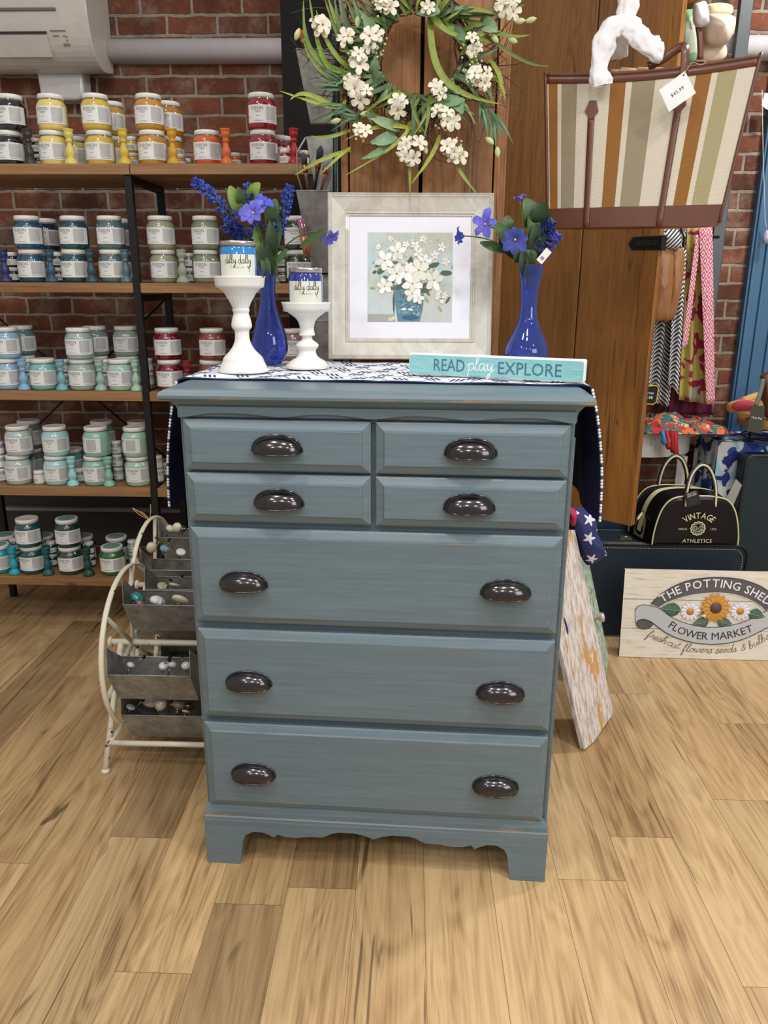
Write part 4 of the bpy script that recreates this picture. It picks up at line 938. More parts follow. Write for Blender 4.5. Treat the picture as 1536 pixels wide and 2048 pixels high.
for q in [(690, 200, 560, 182, 9, YG, 40, 22), (845, 262, 690, 280, 8, YG, 0, -16), (820, 240, 692, 350, 8, YG, 40, -8), (880, 270, 822, 368, 9, YG, 12, -6), (820, 245, 820, 405, 7, YG, 0, 0), (905, 300, 955, 388, 8, YG, -10, 0), (700, 300, 590, 350, 8, YG, 0, -4), (700, 295, 640, 350, 6, YG, 0, 0), (740, 265, 580, 200, 10, YG, -30, -34),
          (730, 155, 607, 0, 11, (110, 140, 40), -40, 30), (690, 150, 618, -10, 10, (110, 138, 44), -8, 40), (725, 140, 650, 0, 9, None, -6, 10), (715, 150, 632, 20, 10, (120, 142, 52), -10, 14), (700, 130, 668, -12, 9, (84, 112, 70), -4, 0), (712, 110, 676, -12, 11, (96, 124, 84), -2, 0), (690, 170, 600, 60, 8, (130, 148, 60), -12, 16), (735, 110, 702, -14, 9, (90, 120, 80), 2, 0), (930, 40, 1060, 70, 9, (116, 138, 54), 10, 16), (940, 30, 1046, -4, 12, (110, 136, 52), 0, 12), (720, 130, 682, -5, 9, None, 0, 8), (735, 120, 690, -5, 10, (90, 120, 70), 5, 0), (705, 100, 655, -10, 9, None, -6, 0),
          (860, 12, 1000, 208, 14, (130, 146, 50), -44, 40), (850, 8, 942, 80, 11, (120, 142, 60), -10, 12), (880, 22, 985, 205, 13, (120, 140, 46), 28, 30), (980, 120, 1000, 200, 9, YG, 10, 0), (860, 5, 968, 28, 9, (96, 130, 84), 0, 8), (900, 20, 1050, 10, 11, None, 0, 10), (900, 30, 1010, 36, 9, None, 0, -8),
          (900, 34, 1070, -14, 9, None, 0, 14), (920, 30, 1098, 132, 7, (100, 120, 44), 22, 30), (985, 150, 1010, 200, 7, YG, 5, 0), (810, 258, 700, 180, 6, None, -6, 10), (830, 235, 900, 200, 9, (110, 132, 50), 0, -12), (700, 260, 620, 272, 7, YG, 0, 8)]: gblade(*q)
for i in range(84):                               # denser clumps along the ring
    a = random.choice([random.gauss(PI*1.12, .35), random.gauss(-.75, .3), random.gauss(-1.9, .4), random.gauss(1.2, .5), random.gauss(2.6, .4)])
    L = random.uniform(45, 105); r0 = 82; tx = random.uniform(-.9, .9); cx, cy = 838, 108
    x0_, y0_ = cx+r0*math.cos(a), cy-r0*math.sin(a); gblade(x0_, y0_, x0_+L*math.cos(a+tx), y0_-L*math.sin(a+tx), random.uniform(5, 10), None, random.uniform(-8, 8), random.uniform(-6, 6))
for (bx_, by_, da0) in ((960, 200, -1.2), (985, 225, -1.35), (700, 175, 2.9), (705, 215, 3.3), (730, 235, 3.2), (760, 100, 2.2)):      # rosemary-like fans
    for j in range(9): 
        a = da0+random.uniform(-.45, .45); L = random.uniform(40, 80); gblade(bx_, by_, bx_+L*math.cos(a), by_-L*math.sin(a), 5, random.choice([(84, 118, 78), (96, 128, 92), (72, 104, 66)]), 0, random.uniform(-5, 5))
for (x0_, y0_, x1_, y1_, w_) in ((760, 92, 722, 26, 26), (742, 165, 752, 110, 24), (800, 256, 735, 232, 20), (790, 270, 740, 285, 24), (780, 290, 722, 318, 14), (868, 205, 930, 200, 26), (900, 190, 925, 228, 24), (960, 42, 995, 62, 26), (905, 56, 930, 82, 20), (840, 20, 880, 24, 30), (868, 10, 850, 28, 22), (895, 175, 925, 186, 18), (760, 250, 730, 225, 16)):
    gblade(x0_, y0_, x1_, y1_, w_, random.choice([(124, 152, 116), (108, 140, 100), (134, 160, 122)]), 3, 3, -.045, 'round_leaf')
m_bl = attrmat('blossom_white', .7, vs=150, var=.1)
def cluster(px, py, r, nfl):
    mb = MB(); c = wp(px, py, -.045)
    for i in range(nfl):
        a = random.uniform(0, 2*PI); q = random.uniform(.1, 1.0)*r*MP; cc = c+V((q*math.cos(a), random.uniform(-.018, .008), q*math.sin(a))); d = V((math.cos(a)*.9*random.random(), -1, math.sin(a)*.9*random.random()+.1)).normalized()
        s1 = d.orthogonal().normalized(); s2 = d.cross(s1); R = random.uniform(12, 20)*MP; a0 = random.uniform(0, 2)
        for k in range(5):
            t = a0+2*PI*k/5; e = s1*math.cos(t)+s2*math.sin(t)
            blade(mb, [cc, cc+e*R*.35-d*-R*.25, cc+e*R*.75+d*R*.3, cc+e*R*1.0+d*R*.2], [R*.12, R*.50, R*.68, R*.30], d, 0, random.uniform(-.1, .2), jc(c255(226, 220, 200), .06))
        mb.tube([cc, cc+d*R*.3], [R*.13, R*.08], 5, 0, col=c255(170, 130, 70))
    for i in range(int(nfl*3)):
        a = random.uniform(0, 2*PI); q = random.uniform(.6, 1.15)*r*MP; e = c+V((q*math.cos(a), random.uniform(-.01, .01), q*math.sin(a)))
        mb.tube([e, e+V((0, -.004, .001)), e+V((0, -.007, .002))], [.0012, .0034, .0008], 6, 0, col=jc(c255(206, 206, 160), .1))
    mb.build('blossom_cluster', m_bl, wr)
for q in [(752, 92, 22, 6), (715, 112, 16, 4), (708, 165, 16, 4), (640, 55, 13, 4), (765, 12, 20, 5), (852, 14, 9, 2), (1012, 14, 20, 5), (940, 100, 20, 4), (952, 152, 24, 6), (875, 185, 12, 3), (795, 215, 15, 4), (890, 240, 18, 5), (720, 272, 14, 3), (822, 298, 20, 5), (908, 298, 20, 5), (880, 225, 10, 2), (700, 75, 8, 2), (730, 190, 12, 3)]: cluster(*q)
for (px, py, dx, dy) in ((672, 242, 1, -.2), (645, 52, 0, -1), (595, 68, .5, -1), (800, 310, -.9, -.5), (822, 328, -.8, .2), (980, 282, .7, .6), (995, 305, .1, 1), (715, 45, 0, 1), (730, 228, -.8, .1), (1040, 42, 1, 0), (1062, 40, 1, -.2), (990, 78, .5, .6), (1026, 82, .4, .2), (842, 282, .2, 1), (850, 298, .4, 1)):
    mb = MB(); c = wp(px, py, -.04); d = V((dx, -.3, -dy)).normalized()*9*MP
    mb.tube([c-d*1.3, c-d*.9, c-d*.2, c+d*.6, c+d*1.2], [.002, .005, .0075, .006, .001], 8, 0, col=jc(c255(190, 196, 140), .12)); mb.build('bud', m_bl, wr)

# ================================================================== GALVANISED POCKETS LEFT OF THE COLUMN
m_galv = N('galvanised'); co = m_galv.coord(); sp = m_galv.n('ShaderNodeTexVoronoi', {'Vector': co, 'Scale': 70}).outputs[1]; nz = m_galv.noise(co, 22, 4, .7)
m_galv.out(m_galv.mix(.25, m_galv.ramp(nz, [(.3, (120, 119, 114)), (.7, (182, 181, 174))]), m_galv.ramp(sp, [(0, (110, 110, 108)), (1, (170, 170, 166))])), .45, Metallic=.35); m_galv = m_galv.m
GY = 1.16
rk = thing('pocket_rack', 'tall dark green pole rack carrying three galvanised metal pockets left of the column', 'rack', (at(671, 390, GY).x, GY+.03, 0))
mb = MB(); mb.tube([(0, 0, 0), (0, 0, 2.5)], .008, 12); mb.build('pole', mat('pole_green', (30, 66, 50), .4), rk)
mb = MB(); mb.lathe([(.11, 0), (.11, .012), (.02, .02), (.0005, .02)], 24); mb.build('base', m_blackmetal, rk)
rp = rk.location.copy()
def pocket(yt, yb, xl, xr, xlb, xrb, depth, name='metal_pocket'):
    A = [at(x, y, GY) - rp for x, y in ((xl, yt), (xr, yt), (xrb, yb), (xlb, yb))]; mb = MB()
    f = -depth
    tl, tr_, br_, bl_ = [V((p.x, p.y, p.z)) for p in A]; tl.y = tr_.y = f; br_.y = bl_.y = f*.35
    k = [V((p.x, .0-.004, p.z)) for p in (tl, tr_, br_, bl_)]
    mb.add([tl, tr_, br_, bl_]+k, [(0, 1, 2, 3), (1, 5, 6, 2), (4, 0, 3, 7), (3, 2, 6, 7), (5, 4, 7, 6)], 0)
    o = mb.build(name, m_galv, rk, weld=True, solid=.0016); mb = MB(); mb.tube([k[0], tl, tr_, k[1]], .0022, 6); mb.build('rim', m_galv, rk); return k, tl, tr_
pocket(108, 246, 597, 668, 621, 662, .085); pocket(385, 545, 597, 661, 626, 660, .085); pocket(640, 790, 622, 668, 634, 664, .07)
for (xa, xb, y0, y1, xb2) in ((610, 664, 270, 384, 630), (624, 664, 548, 640, 630)):
    mb = MB(); q = [at(x, y, GY)-rp for x, y in ((xa, y0), (xb, y0), (xb, y1), (xb2, y1))]
    for p in q: p.y = -.004
    mb.add(q+[p+V((0, .003, 0)) for p in q], [(0, 1, 2, 3), (7, 6, 5, 4), (0, 4, 5, 1), (1, 5, 6, 2), (2, 6, 7, 3), (3, 7, 4, 0)]); mb.build('back_plate', m_galv, rk)
mb = MB(); a, b, c, d = [at(x, y, GY-.04)-rp for x, y in ((611, 275), (594, 305), (595, 350), (606, 386))]; mb.tube([a, b, c, d], .003, 6); mb.build('side_hoop', m_galv, rk)
def brush(px0, py0, px1, py1, r, c, c2, label):
    a, b = at(px0, py0, GY-.03), at(px1, py1, GY-.045); t = thing('paint_brush', label, 'brush', a, 0, 'packaged brushes in the metal pockets'); L = b-a
    mb = MB(); mb.tube([V((0, 0, 0)), L*.45, L*.55], [r*.45, r*.6, r*.9], 8, 0); mb.build('handle', mat('brush_h%d' % c[0], c, .3, 0, .5), t)
    mb = MB(); mb.tube([L*.54, L*.72], [r*.9, r*1.05], 10, 0); mb.build('ferrule', mat('copper', (196, 132, 100), .2, .9), t)
    mb = MB(); mb.tube([L*.72, L*.9, L], [r*1.05, r*1.2, r*.3], 10, 0); mb.build('bristles', mat('brush_b%d' % c2[0], c2, .7), t)
brush(628, 388, 642, 292, .010, (60, 40, 30), (40, 52, 66), 'dark bristled brush in the middle metal pocket, leaning right')
brush(640, 390, 658, 312, .010, (150, 96, 76), (150, 160, 176), 'silver bristled brush in the middle metal pocket, nearest the green pole')
brush(618, 392, 606, 305, .009, (120, 96, 84), (60, 66, 70), 'brush with a pale handle at the left of the middle metal pocket')
brush(624, 120, 600, 60, .012, (120, 60, 40), (200, 84, 50), 'orange-tipped brush in the top metal pocket behind the wreath')
tg = thing('brush_pack', 'clear wrapped brush with copper band hanging beside the lower metal pocket', 'brush', at(612, 500, GY-.075))
mb = MB(); o = tg.location; P_ = [at(x, y, GY-.075)-o for x, y in ((602, 438), (606, 462), (612, 500), (622, 515))]; mb.tube(P_, [.016, .013, .010, .006], 10); g = N('film'); g.out(lin((150, 100, 116)), .12, Coat_Weight=1.0, Metallic=.3); mb.build('wrapped_bristles', g.m, tg)
mb = MB(); mb.tube([P_[1]*.7+P_[2]*.3, P_[2]+V((.003, 0, -.012))], [.014, .012], 10); mb.build('band', mat('copper_band', (206, 130, 90), .3, .5), tg)

# ================================================================== STRIPED TOTE
random.seed(8)
m_brown = mat('brown_leather', (98, 56, 38), .38, 0, .15, .1, 30, .12, 260)
g = N('woven_canvas'); a_ = g.n('ShaderNodeAttribute', attribute_name='Col'); sx_ = g.n('ShaderNodeSeparateXYZ', {0: g.coord()})
wv = g.math('MULTIPLY', g.math('SINE', g.math('MULTIPLY', g.math('ADD', sx_.outputs[0], sx_.outputs[2]), 1500)), g.math('SINE', g.math('MULTIPLY', g.math('SUBTRACT', sx_.outputs[0], sx_.outputs[2]), 1500)))
g.out(g.mix(1.0, a_.outputs[0], g.ramp(g.math('ADD', g.math('MULTIPLY', wv, .5), .5), [(0, BW(.72)), (.6, BW(1))]), 'MULTIPLY'), .85); g.bump(wv, .6, .001); m_canvas = g.m
TL, TR, BL_, BR_ = at(1091, 150, .80), at(1521, 112, .615), at(1096, 457, .80), at(1437, 452, .625)
tc = (TL+TR)/2; tote = thing('tote_bag', 'big striped canvas tote bag with brown leather trim hanging at the upper right', 'bag', tc)
back = V((TR.y-TL.y, -(TR.x-TL.x), 0)).normalized()*-1
def tp(u, v, side=0, bulge=.03):                 # u across, v down; side 0 front .. 1 back
    p = TL.lerp(TR, u).lerp(BL_.lerp(BR_, u), v) - tc
    p += V((0, 0, 1))*(-.016*math.sin(PI*u)*(1-v) + -.0*v)
    dpt = .15*(1-.25*v) * (math.sin(PI*(.04+.92*u))**.5)
    return p - back*bulge*math.sin(PI*u)*(.4+.6*v) + back*dpt*side
cream = c255(222, 212, 192); rust = c255(154, 104, 48); olive = c255(160, 148, 120); tan_ = c255(176, 164, 124)
bounds = [(0, cream), (.015, rust), (.062, cream), (.083, olive), (.163, cream), (.330, rust), (.405, cream), (.435, olive), (.545, cream), (.73, rust), (.80, cream), (.828, tan_), (.912, cream), (1.0, cream)]
VB = .865
def canvas_panel(side, nm):
    mb = MB()
    for (u0, c), (u1, _) in zip(bounds, bounds[1:]):
        n = max(2, int((u1-u0)*40))
        for i in range(n):
            ua, ub = u0+(u1-u0)*i/n, u0+(u1-u0)*(i+1)/n
            for j in range(12):
                va, vb = .03+(VB-.03)*j/12, .03+(VB-.03)*(j+1)/12
                mb.add([tp(ua, va, side), tp(ub, va, side), tp(ub, vb, side), tp(ua, vb, side)], [(3, 2, 1, 0)], 0, True, c)
    mb.build(nm, m_canvas, tote, weld=True)
canvas_panel(0, 'canvas_front'); canvas_panel(1, 'canvas_back')
mb = MB()
mb.grid(lambda u, v: tp(u, VB+(1.0-VB)*v-.0, 0, .031), 40, 5); mb.grid(lambda u, v: tp(u, VB+(1.0-VB)*v, 1), 30, 3); mb.grid(lambda u, v: tp(u, 1.0, v), 30, 3)
mb.build('leather_base', m_brown, tote)
for e, nm in ((0, 'side_gusset'), (1, 'side_gusset')):
    mb = MB(); mb.grid(lambda u, v: tp(e, v, u), 4, 10); mb.build(nm, m_canvas if False else m_brown, tote)
for side in (0, 1):
    mb = MB(); mb.grid(lambda u, v: tp(u, .0+.055*v, side, .033), 40, 2); mb.tube([tp(i/30, -.002, side, .032) for i in range(31)], .003, 6); mb.build('top_band', m_brown, tote, weld=True, solid=.002)
for e in (0, 1):
    mb = MB(); mb.tube([tp(e, -.02+1.0*i/16, 0) for i in range(17)], .0048, 8); mb.build('corner_piping', m_brown, tote)
def strap(u, v0, v1, wd, nm='strap', tip=True):
    mb = MB(); hw = wd/2
    mb.grid(lambda a, b: tp(u-hw+wd*a, v0+(v1-v0)*b, 0, .0345), 2, 20); mb.build(nm, m_brown, tote, weld=True, solid=.002)
    for s__ in (-1, 1):
        mb = MB(); mb.tube([tp(u+s__*hw*.8, v0+(v1-v0)*b/20, 0, .0365) for b in range(21)], .0006, 4)
    if tip:
        m2 = MB(); f = lambda a, b: tp(a, b, 0, .038); m2.add([f(u-.034, .235), f(u-.012, .165), f(u+.022, .165), f(u+.036, .235), f(u+.012, .275), f(u-.006, .285)], [(0, 1, 2, 3, 4, 5)]); m2.build('strap_patch', m_brown, tote, weld=True, solid=.0025)
strap(.243, .27, 1.0, .034); strap(.672, .05, 1.0, .034)
# leather handle standing up at the right, bending back towards the wrapped loop
hp = [tp(.672, .22, 0, .037), tp(.672, .08, 0, .04), tp(.668, -.04, 0, .04), tp(.655, -.125, 0, .03), tp(.62, -.12, 0, .01), tp(.56, -.07, 0, 0), tp(.50, -.04, 0, -.01)]
mb = MB()
def strip(mb, pts, wdv, n_=V((0, -1, 0))):
    pts = [V(p) for p in smooth([tuple(p) for p in pts], 5)]; vs = []
    for i, p in enumerate(pts):
        d = (pts[min(i+1, len(pts)-1)]-pts[max(i-1, 0)]).normalized(); s__ = d.cross(n_).normalized()*wdv/2; vs += [p-s__, p+s__]
    mb.add(vs, [(2*i, 2*i+1, 2*i+3, 2*i+2) for i in range(len(pts)-1)], 0, True)
strip(mb, hp, .021); mb.build('handle', m_brown, tote, weld=True, solid=.004)
# handle wrapped in crumpled white tissue
m_tis = mat('tissue_white', (232, 232, 236), .75, var=.04, vs=30, bump=.25, bs=60)
def crumple(pts, r, nm, seed):
    mb = MB(); pts = [V(p) for p in smooth([tuple(p) for p in pts], 12)]; n = len(pts); seg = 28; vs = []
    for i in range(n):
        d = (pts[min(i+1, n-1)]-pts[max(i-1, 0)]).normalized(); a = d.cross(V((0, -1, 0))).normalized(); b = V((0, -1, 0))
        base = r*(.92+.30*mn.noise(V((i*.10, seed, 0))))
        for k in range(seg):
            t = 2*PI*k/seg; w_ = 1+.30*mn.noise(V((math.cos(t)*2.2, math.sin(t)*2.2, i*.12+seed*3)))+.13*abs(math.sin(t*2.5+i*.16+seed))-.22*abs(mn.noise(V((math.cos(t)*3.4, math.sin(t)*3.4, i*.19))))
            vs.append(pts[i]+a*math.cos(t)*base*w_+b*math.sin(t)*base*w_*.62)
    fs = [(i*seg+k, i*seg+(k+1) % seg, (i+1)*seg+(k+1) % seg, (i+1)*seg+k) for i in range(n-1) for k in range(seg)]+[tuple(range(seg)), tuple((n-1)*seg+k for k in range(seg))]
    mb.add(vs, fs, 0, True); mb.build(nm, m_tis, tote)
Pw = lambda px, py, y: at(px, py, y)-tc
crumple([Pw(1203, 172, .70), Pw(1200, 140, .70), Pw(1206, 95, .70), Pw(1222, 60, .70), Pw(1250, 48, .70), Pw(1268, 62, .69), Pw(1290, 85, .68), Pw(1312, 100, .68), Pw(1325, 105, .70)], .027, 'tissue_wrap', 1)
crumple([Pw(1290, -420, .74), Pw(1272, -180, .73), Pw(1262, -40, .72), Pw(1256, 10, .72), Pw(1248, 50, .72), Pw(1240, 85, .74), Pw(1236, 118, .78)], .028, 'tissue_wrap', 4)
mb = MB(); c = tp(.5, .04, .5)
for (u, s__) in ((.35, .5), (.42, .6), (.48, .45), (.54, .55), (.40, .4)): 
    p = tp(u, -.005, s__); mb.tube([p+V((-.04, 0, -.01)), p+V((-.015, 0, .008)), p+V((.015, 0, .006)), p+V((.04, 0, -.008))], [.006, .018, .018, .005], 8)
mb.build('paper_stuffing', mat('kraft_paper', (214, 176, 134), .8, bump=.5, bs=60), tote)
mb = MB(); q = [at(x, y, .600)-tc for x, y in ((1370, 142), (1392, 186), (1338, 224), (1318, 180))]
mb.add(q+[p+V((0, .0012, 0)) for p in q], [(3, 2, 1, 0), (4, 5, 6, 7), (0, 1, 5, 4), (1, 2, 6, 5), (2, 3, 7, 6), (3, 0, 4, 7)])
ctr = (q[0]+q[1]+q[2]+q[3])/4; ux = (q[1]-q[2]+q[0]-q[3]).normalized(); uy = (q[0]-q[1]+q[3]-q[2]).normalized()
put_text(mb, '$42.99', .0115, lambda x, y: ctr+ux*(x)+uy*(y-.004)+V((0, -.001, 0)), 1, 1.15)
mb.tube([q[0]*.8+ctr*.2+V((0, -.0012, 0)), q[0]*.8+ctr*.2+V((.0001, -.0016, 0))], .0022, 8, 2)
hole = q[0]*.8+ctr*.2
mb.tube(smooth([tuple(hole), tuple(at(1384, 126, .60)-tc), tuple(at(1402, 130, .60)-tc), tuple(at(1412, 122, .60)-tc), tuple(at(1390, 122, .6)-tc)], 5), .0009, 6, 3)
mb.build('price_tag', [mat('tag_card', (226, 228, 228), .6), mat('tag_pen', (60, 60, 66), .6), m_brown, mat('twine', (190, 160, 120), .8)], tote)
# ================================================================== WHEEL ORGANISERS LEFT OF THE DRESSER
random.seed(5)
g = N('chipped_cream'); co = g.coord(); chip = g.ramp(g.noise(g.coord(scale=(1, 1, 1)), 30, 3, .6), [(.64, BW(0)), (.66, BW(1))])
g.out(g.mix(chip, lin((222, 216, 196)), lin((110, 62, 32))), .4); m_cream = g.m
m_bin = m_galv
def rod(p, a, b, r, nm, m=None): mb = MB(); mb.tube([a, b], r, 10); return mb.build(nm, m or m_cream, p)
def organizer(X0, cy, cz, R, length, angles, label, bow=False):
    t = thing('wheel_organizer', label, 'organizer', (X0, cy, 0), 0, None); yaw = -.0
    for x in (0, length):
        mb = MB(); mb.tube([(x, R*math.cos(2*PI*i/48), cz+R*math.sin(2*PI*i/48)) for i in range(48)], .0085, 8, closed=True, flat=.55); mb.build('wheel_rim', m_cream, t)
        for i in range(6):
            a = .3+i*PI/3; rod(t, (x, 0, cz), (x, R*math.cos(a), cz+R*math.sin(a)), .0065, 'spoke')
        xo = x-.035 if x == 0 else x+.008
        for s_ in (-1, 1):
            yf = s_*.185; rod(t, (xo, 0, cz), (xo+(-.012 if x == 0 else .004), yf, .012), .0095, 'leg')
            mb = MB(); mb.lathe([(.0005, 0), (.012, .001), (.014, .006), (.010, .012), (.0005, .013)], 14, 0, (xo+(-.012 if x == 0 else .004), yf, 0)); mb.build('foot', m_cream, t)
        rod(t, (xo-.001, -.165, .085), (xo-.001, .165, .085), .007, 'side_rail')
    for s_ in (-1, 1): rod(t, (-.045, s_*.158, .085), (length+.010, s_*.158, .085), .0085, 'cross_rail')
    rod(t, (-.065, 0, cz), (length+.012, 0, cz), .010, 'axle')
    mb = MB(); mb.tube([(-.072, 0, cz), (-.064, 0, cz)], .017, 14); mb.tube([(length+.010, 0, cz), (length+.015, 0, cz)], .014, 14); mb.build('end_cap', m_cream, t)
    spots = []
    for an in angles:
        an, rr_, Lb = an if isinstance(an, tuple) else (an, R, length)
        a = math.radians(an); py, pz = rr_*math.cos(a)+.002, cz+rr_*math.sin(a)
        # bin outline in (y,z): bottom-front, rim-front, peak, rim-back, bottom-back
        o = [(.052, -.190), (-.012, -.078), (.0, .0), (.105, -.080), (.125, -.185)]
        o = [(py+y, pz+z) for y, z in o]; L0, L1 = .012, Lb-.012; mb = MB()
        for x in (L0, L1): mb.add([(x, y, z) for y, z in o], [(0, 1, 2, 3, 4)])
        mb.add([(L0, *o[0]), (L1, *o[0]), (L1, *o[1]), (L0, *o[1])], [(0, 1, 2, 3)]); mb.add([(L0, *o[3]), (L1, *o[3]), (L1, *o[4]), (L0, *o[4])], [(0, 1, 2, 3)]); mb.add([(L0, *o[4]), (L1, *o[4]), (L1, *o[0]), (L0, *o[0])], [(0, 1, 2, 3)])
        b = mb.build('bin', m_bin, t, weld=True, solid=.0018); mb = MB()
        for x in (L0, L1): mb.tube([(x-.003 if x == L0 else x+.003, o[2][0]+.004, o[2][1]-.012), (x, o[2][0]+.004, o[2][1]-.012)], .004, 8)
        mb.tube([(L0, o[1][0], o[1][1]), (L1, o[1][0], o[1][1])], .002, 6); mb.tube([(L0, o[3][0], o[3][1]), (L1, o[3][0], o[3][1])], .002, 6); mb.build('rolled_rim', m_bin, b)
        spots.append((cy+o[1][0], o[1][1], cy+o[3][0], o[3][1]))
    if bow:
        mb = MB()
        for pts in ([(0, 0, cz+R), (-.03, -.01, cz+R+.03), (-.055, -.01, cz+R+.045), (-.03, -.01, cz+R+.02), (0, 0, cz+R)], [(0, 0, cz+R), (.01, -.01, cz+R+.03), (.012, -.01, cz+R+.06)], [(0, 0, cz+R), (-.012, -.01, cz+R+.022), (-.028, -.012, cz+R+.034)]): mb.tube(smooth(pts, 6), .0018, 6)
        mb.build('twine_bow', mat('raffia', (196, 158, 108), .8), t)
    return t, spots
orgB, spB = organizer(-.785, .555, .345, .245, .325, (105, (158, .245, .262), (206, .178, .325), 58, 12, -28), 'nearer cream wheel rack of galvanised bins full of cabinet knobs, beside the dresser')
orgA, spA = organizer(-.865, 1.03, .345, .255, .30, (128, 78, 175, 30, 225), 'farther cream wheel rack of galvanised bins tied with raffia, by the shelves', True)
def knob(x, y, z, r, col, kind, label, rough=.25, tilt=0, up=True):
    t = thing('ornamental_pull', label, 'drawer pull', (x, y, z), random.uniform(0, 3), 'loose cabinet knobs in the wheel rack bins'); t.rotation_euler.x = tilt
    mb = MB()
    if kind == 'melon': mb.lathe([(r*.3, -r*.5), (r*.9, -r*.25), (r, 0), (r*.85, r*.35), (r*.45, r*.6), (.0005, r*.66)], 40, 0, mod=lambda a, z: 1-.14*abs(math.sin(a*4)))
    elif kind == 'egg': mb.lathe([(.0005, -r*.9), (r*.6, -r*.7), (r*.9, 0), (r*.65, r*.8), (.0005, r*1.15)], 24)
    elif kind == 'disc': mb.lathe([(.0005, -r*.25), (r, -r*.22), (r, r*.1), (r*.7, r*.25), (.0005, r*.28)], 28)
    else: mb.lathe([(r*.4, -r*.6), (r*.95, -r*.2), (r, r*.2), (r*.7, r*.6), (.0005, r*.72)], 24)
    mb.build('knob_head', mat('knob_%d_%d' % (col[0], col[2]), col, rough, 0, .6), t)
    mb = MB(); mb.tube([(0, 0, -r*.5), (0, 0, -r*.5-.025)], .0022, 8); mb.lathe([(r*.45, -r*.55), (r*.5, -r*.65), (.001, -r*.7)], 14); mb.build('screw', mat('screw_steel', (150, 148, 145), .25, .9), t)
def bolt(a, b, label):
    t = thing('knob_screw', label, 'screw', a, 0, 'loose screws standing in the bins'); mb = MB(); L = V(b)-V(a); mb.tube([V((0, 0, 0)), L], .002, 8); mb.build('shaft', mat('screw_steel', (150, 148, 145), .25, .9), t); mb = MB(); mb.tube([L*.93, L*1.06], .0055, 10); mb.build('head', mat('screw_black', (30, 28, 28), .3, .6), t)
def inbin(px, py, Y, r, col, kind, label, rough=.25, tilt=.5):
    p = at(px, py, Y); knob(p.x, p.y, p.z+.004, r*1.22, col, kind, label, rough, tilt)
y1 = spB[0][0]+.04; y2 = spB[1][0]+.04; y3 = spB[2][0]+.035; yA1 = spA[0][0]+.04; yA0 = spA[1][0]+.04; y4 = spB[3][0]+.04
inbin(275, 1198, y1, .020, (42, 126, 132), 'melon', 'turquoise melon-shaped knob in the upper front bin of the nearer rack'); inbin(281, 1210, y1-.02, .013, (120, 92, 84), 'round', 'small brown metallic knob beside the turquoise knob')
inbin(315, 1205, y1, .021, (226, 226, 226), 'melon', 'white fluted melon knob in the upper front bin of the nearer rack'); inbin(362, 1203, y1, .023, (222, 212, 178), 'disc', 'cream shell-like knob in the upper front bin of the nearer rack', .3, .9)
inbin(322, 1412, y3, .017, (206, 192, 172), 'egg', 'beige egg-shaped knob in the lowest bin of the nearer rack'); inbin(358, 1412, y3-.005, .017, (120, 116, 108), 'round', 'dark patterned round knob in the lowest bin of the nearer rack'); inbin(302, 1400, y3+.03, .024, (224, 220, 206), 'disc', 'black and cream striped disc knob standing up in the lowest bin', .3, 1.5)
inbin(346, 1410, y3+.01, .013, (60, 42, 38), 'round', 'dark brown knob between the beige and patterned knobs'); inbin(378, 1415, y3, .015, (46, 40, 40), 'round', 'near-black knob at the right of the lowest bin'); inbin(262, 1416, y3, .012, (206, 206, 206), 'disc', 'flat white knob at the left of the lowest bin'); inbin(372, 1424, y3-.02, .010, (196, 186, 150), 'disc', 'tiny cream knob at the right of the lowest bin')
inbin(303, 1098, yA1, .017, (206, 196, 170), 'egg', 'cream knob at the left of the second bin of the farther rack'); inbin(330, 1100, yA1, .016, (110, 150, 176), 'melon', 'pale blue glass knob in the second bin of the farther rack', .1); inbin(362, 1106, yA1, .014, (216, 212, 206), 'disc', 'white oval knob in the second bin of the farther rack'); inbin(318, 1088, yA1+.02, .010, (70, 50, 38), 'round', 'dark brown knob behind the cream one in the second bin')
inbin(341, 1060, yA0, .016, (214, 208, 184), 'round', 'left cream marbled knob in the top bin of the farther rack'); inbin(355, 1058, yA0, .017, (226, 220, 196), 'egg', 'right cream knob in the top bin of the farther rack'); inbin(366, 1060, yA0, .011, (56, 50, 46), 'round', 'dark knob at the right of the top bin')
inbin(325, 1174, y4, .014, (186, 172, 148), 'disc', 'beige flat knob in the rear upper bin of the nearer rack'); inbin(350, 1172, y4, .016, (196, 186, 168), 'disc', 'pale stone knob in the rear upper bin of the nearer rack')
inbin(262, 1333, y2, .010, (196, 196, 200), 'round', 'small clear glass knob at the left of the middle bin', .05); inbin(327, 1335, y2, .011, (206, 204, 204), 'round', 'clear glass knob in the middle of the middle bin', .05); inbin(344, 1332, y2+.01, .012, (190, 190, 194), 'round', 'clear crystal knob in the middle bin, right of centre', .05); inbin(372, 1334, y2, .011, (200, 198, 196), 'round', 'crystal knob at the right of the middle bin', .05)
for (xa, ya, xb, yb, Y, lb) in ((262, 1332, 288, 1314, y2, 'black-headed screw leaning in the middle bin, left'), (322, 1332, 338, 1320, y2, 'black-headed screw leaning in the middle bin, centre'), (345, 1335, 340, 1315, y2+.01, 'upright steel screw in the middle bin'), (366, 1335, 364, 1312, y2, 'thin upright screw at the right of the middle bin'),
                                (268, 1420, 286, 1400, y3, 'black-headed screw leaning in the lowest bin'), (333, 1178, 341, 1160, y4, 'steel screw standing in the rear upper bin'), (355, 1170, 364, 1152, y4, 'screw leaning right in the rear upper bin'), (333, 1100, 338, 1082, yA1, 'thin screw standing in the second bin of the farther rack'), (345, 1098, 339, 1078, yA1, 'screw crossing another in the second bin of the farther rack')): bolt(at(xa, ya, Y), at(xb, yb, Y), lb)

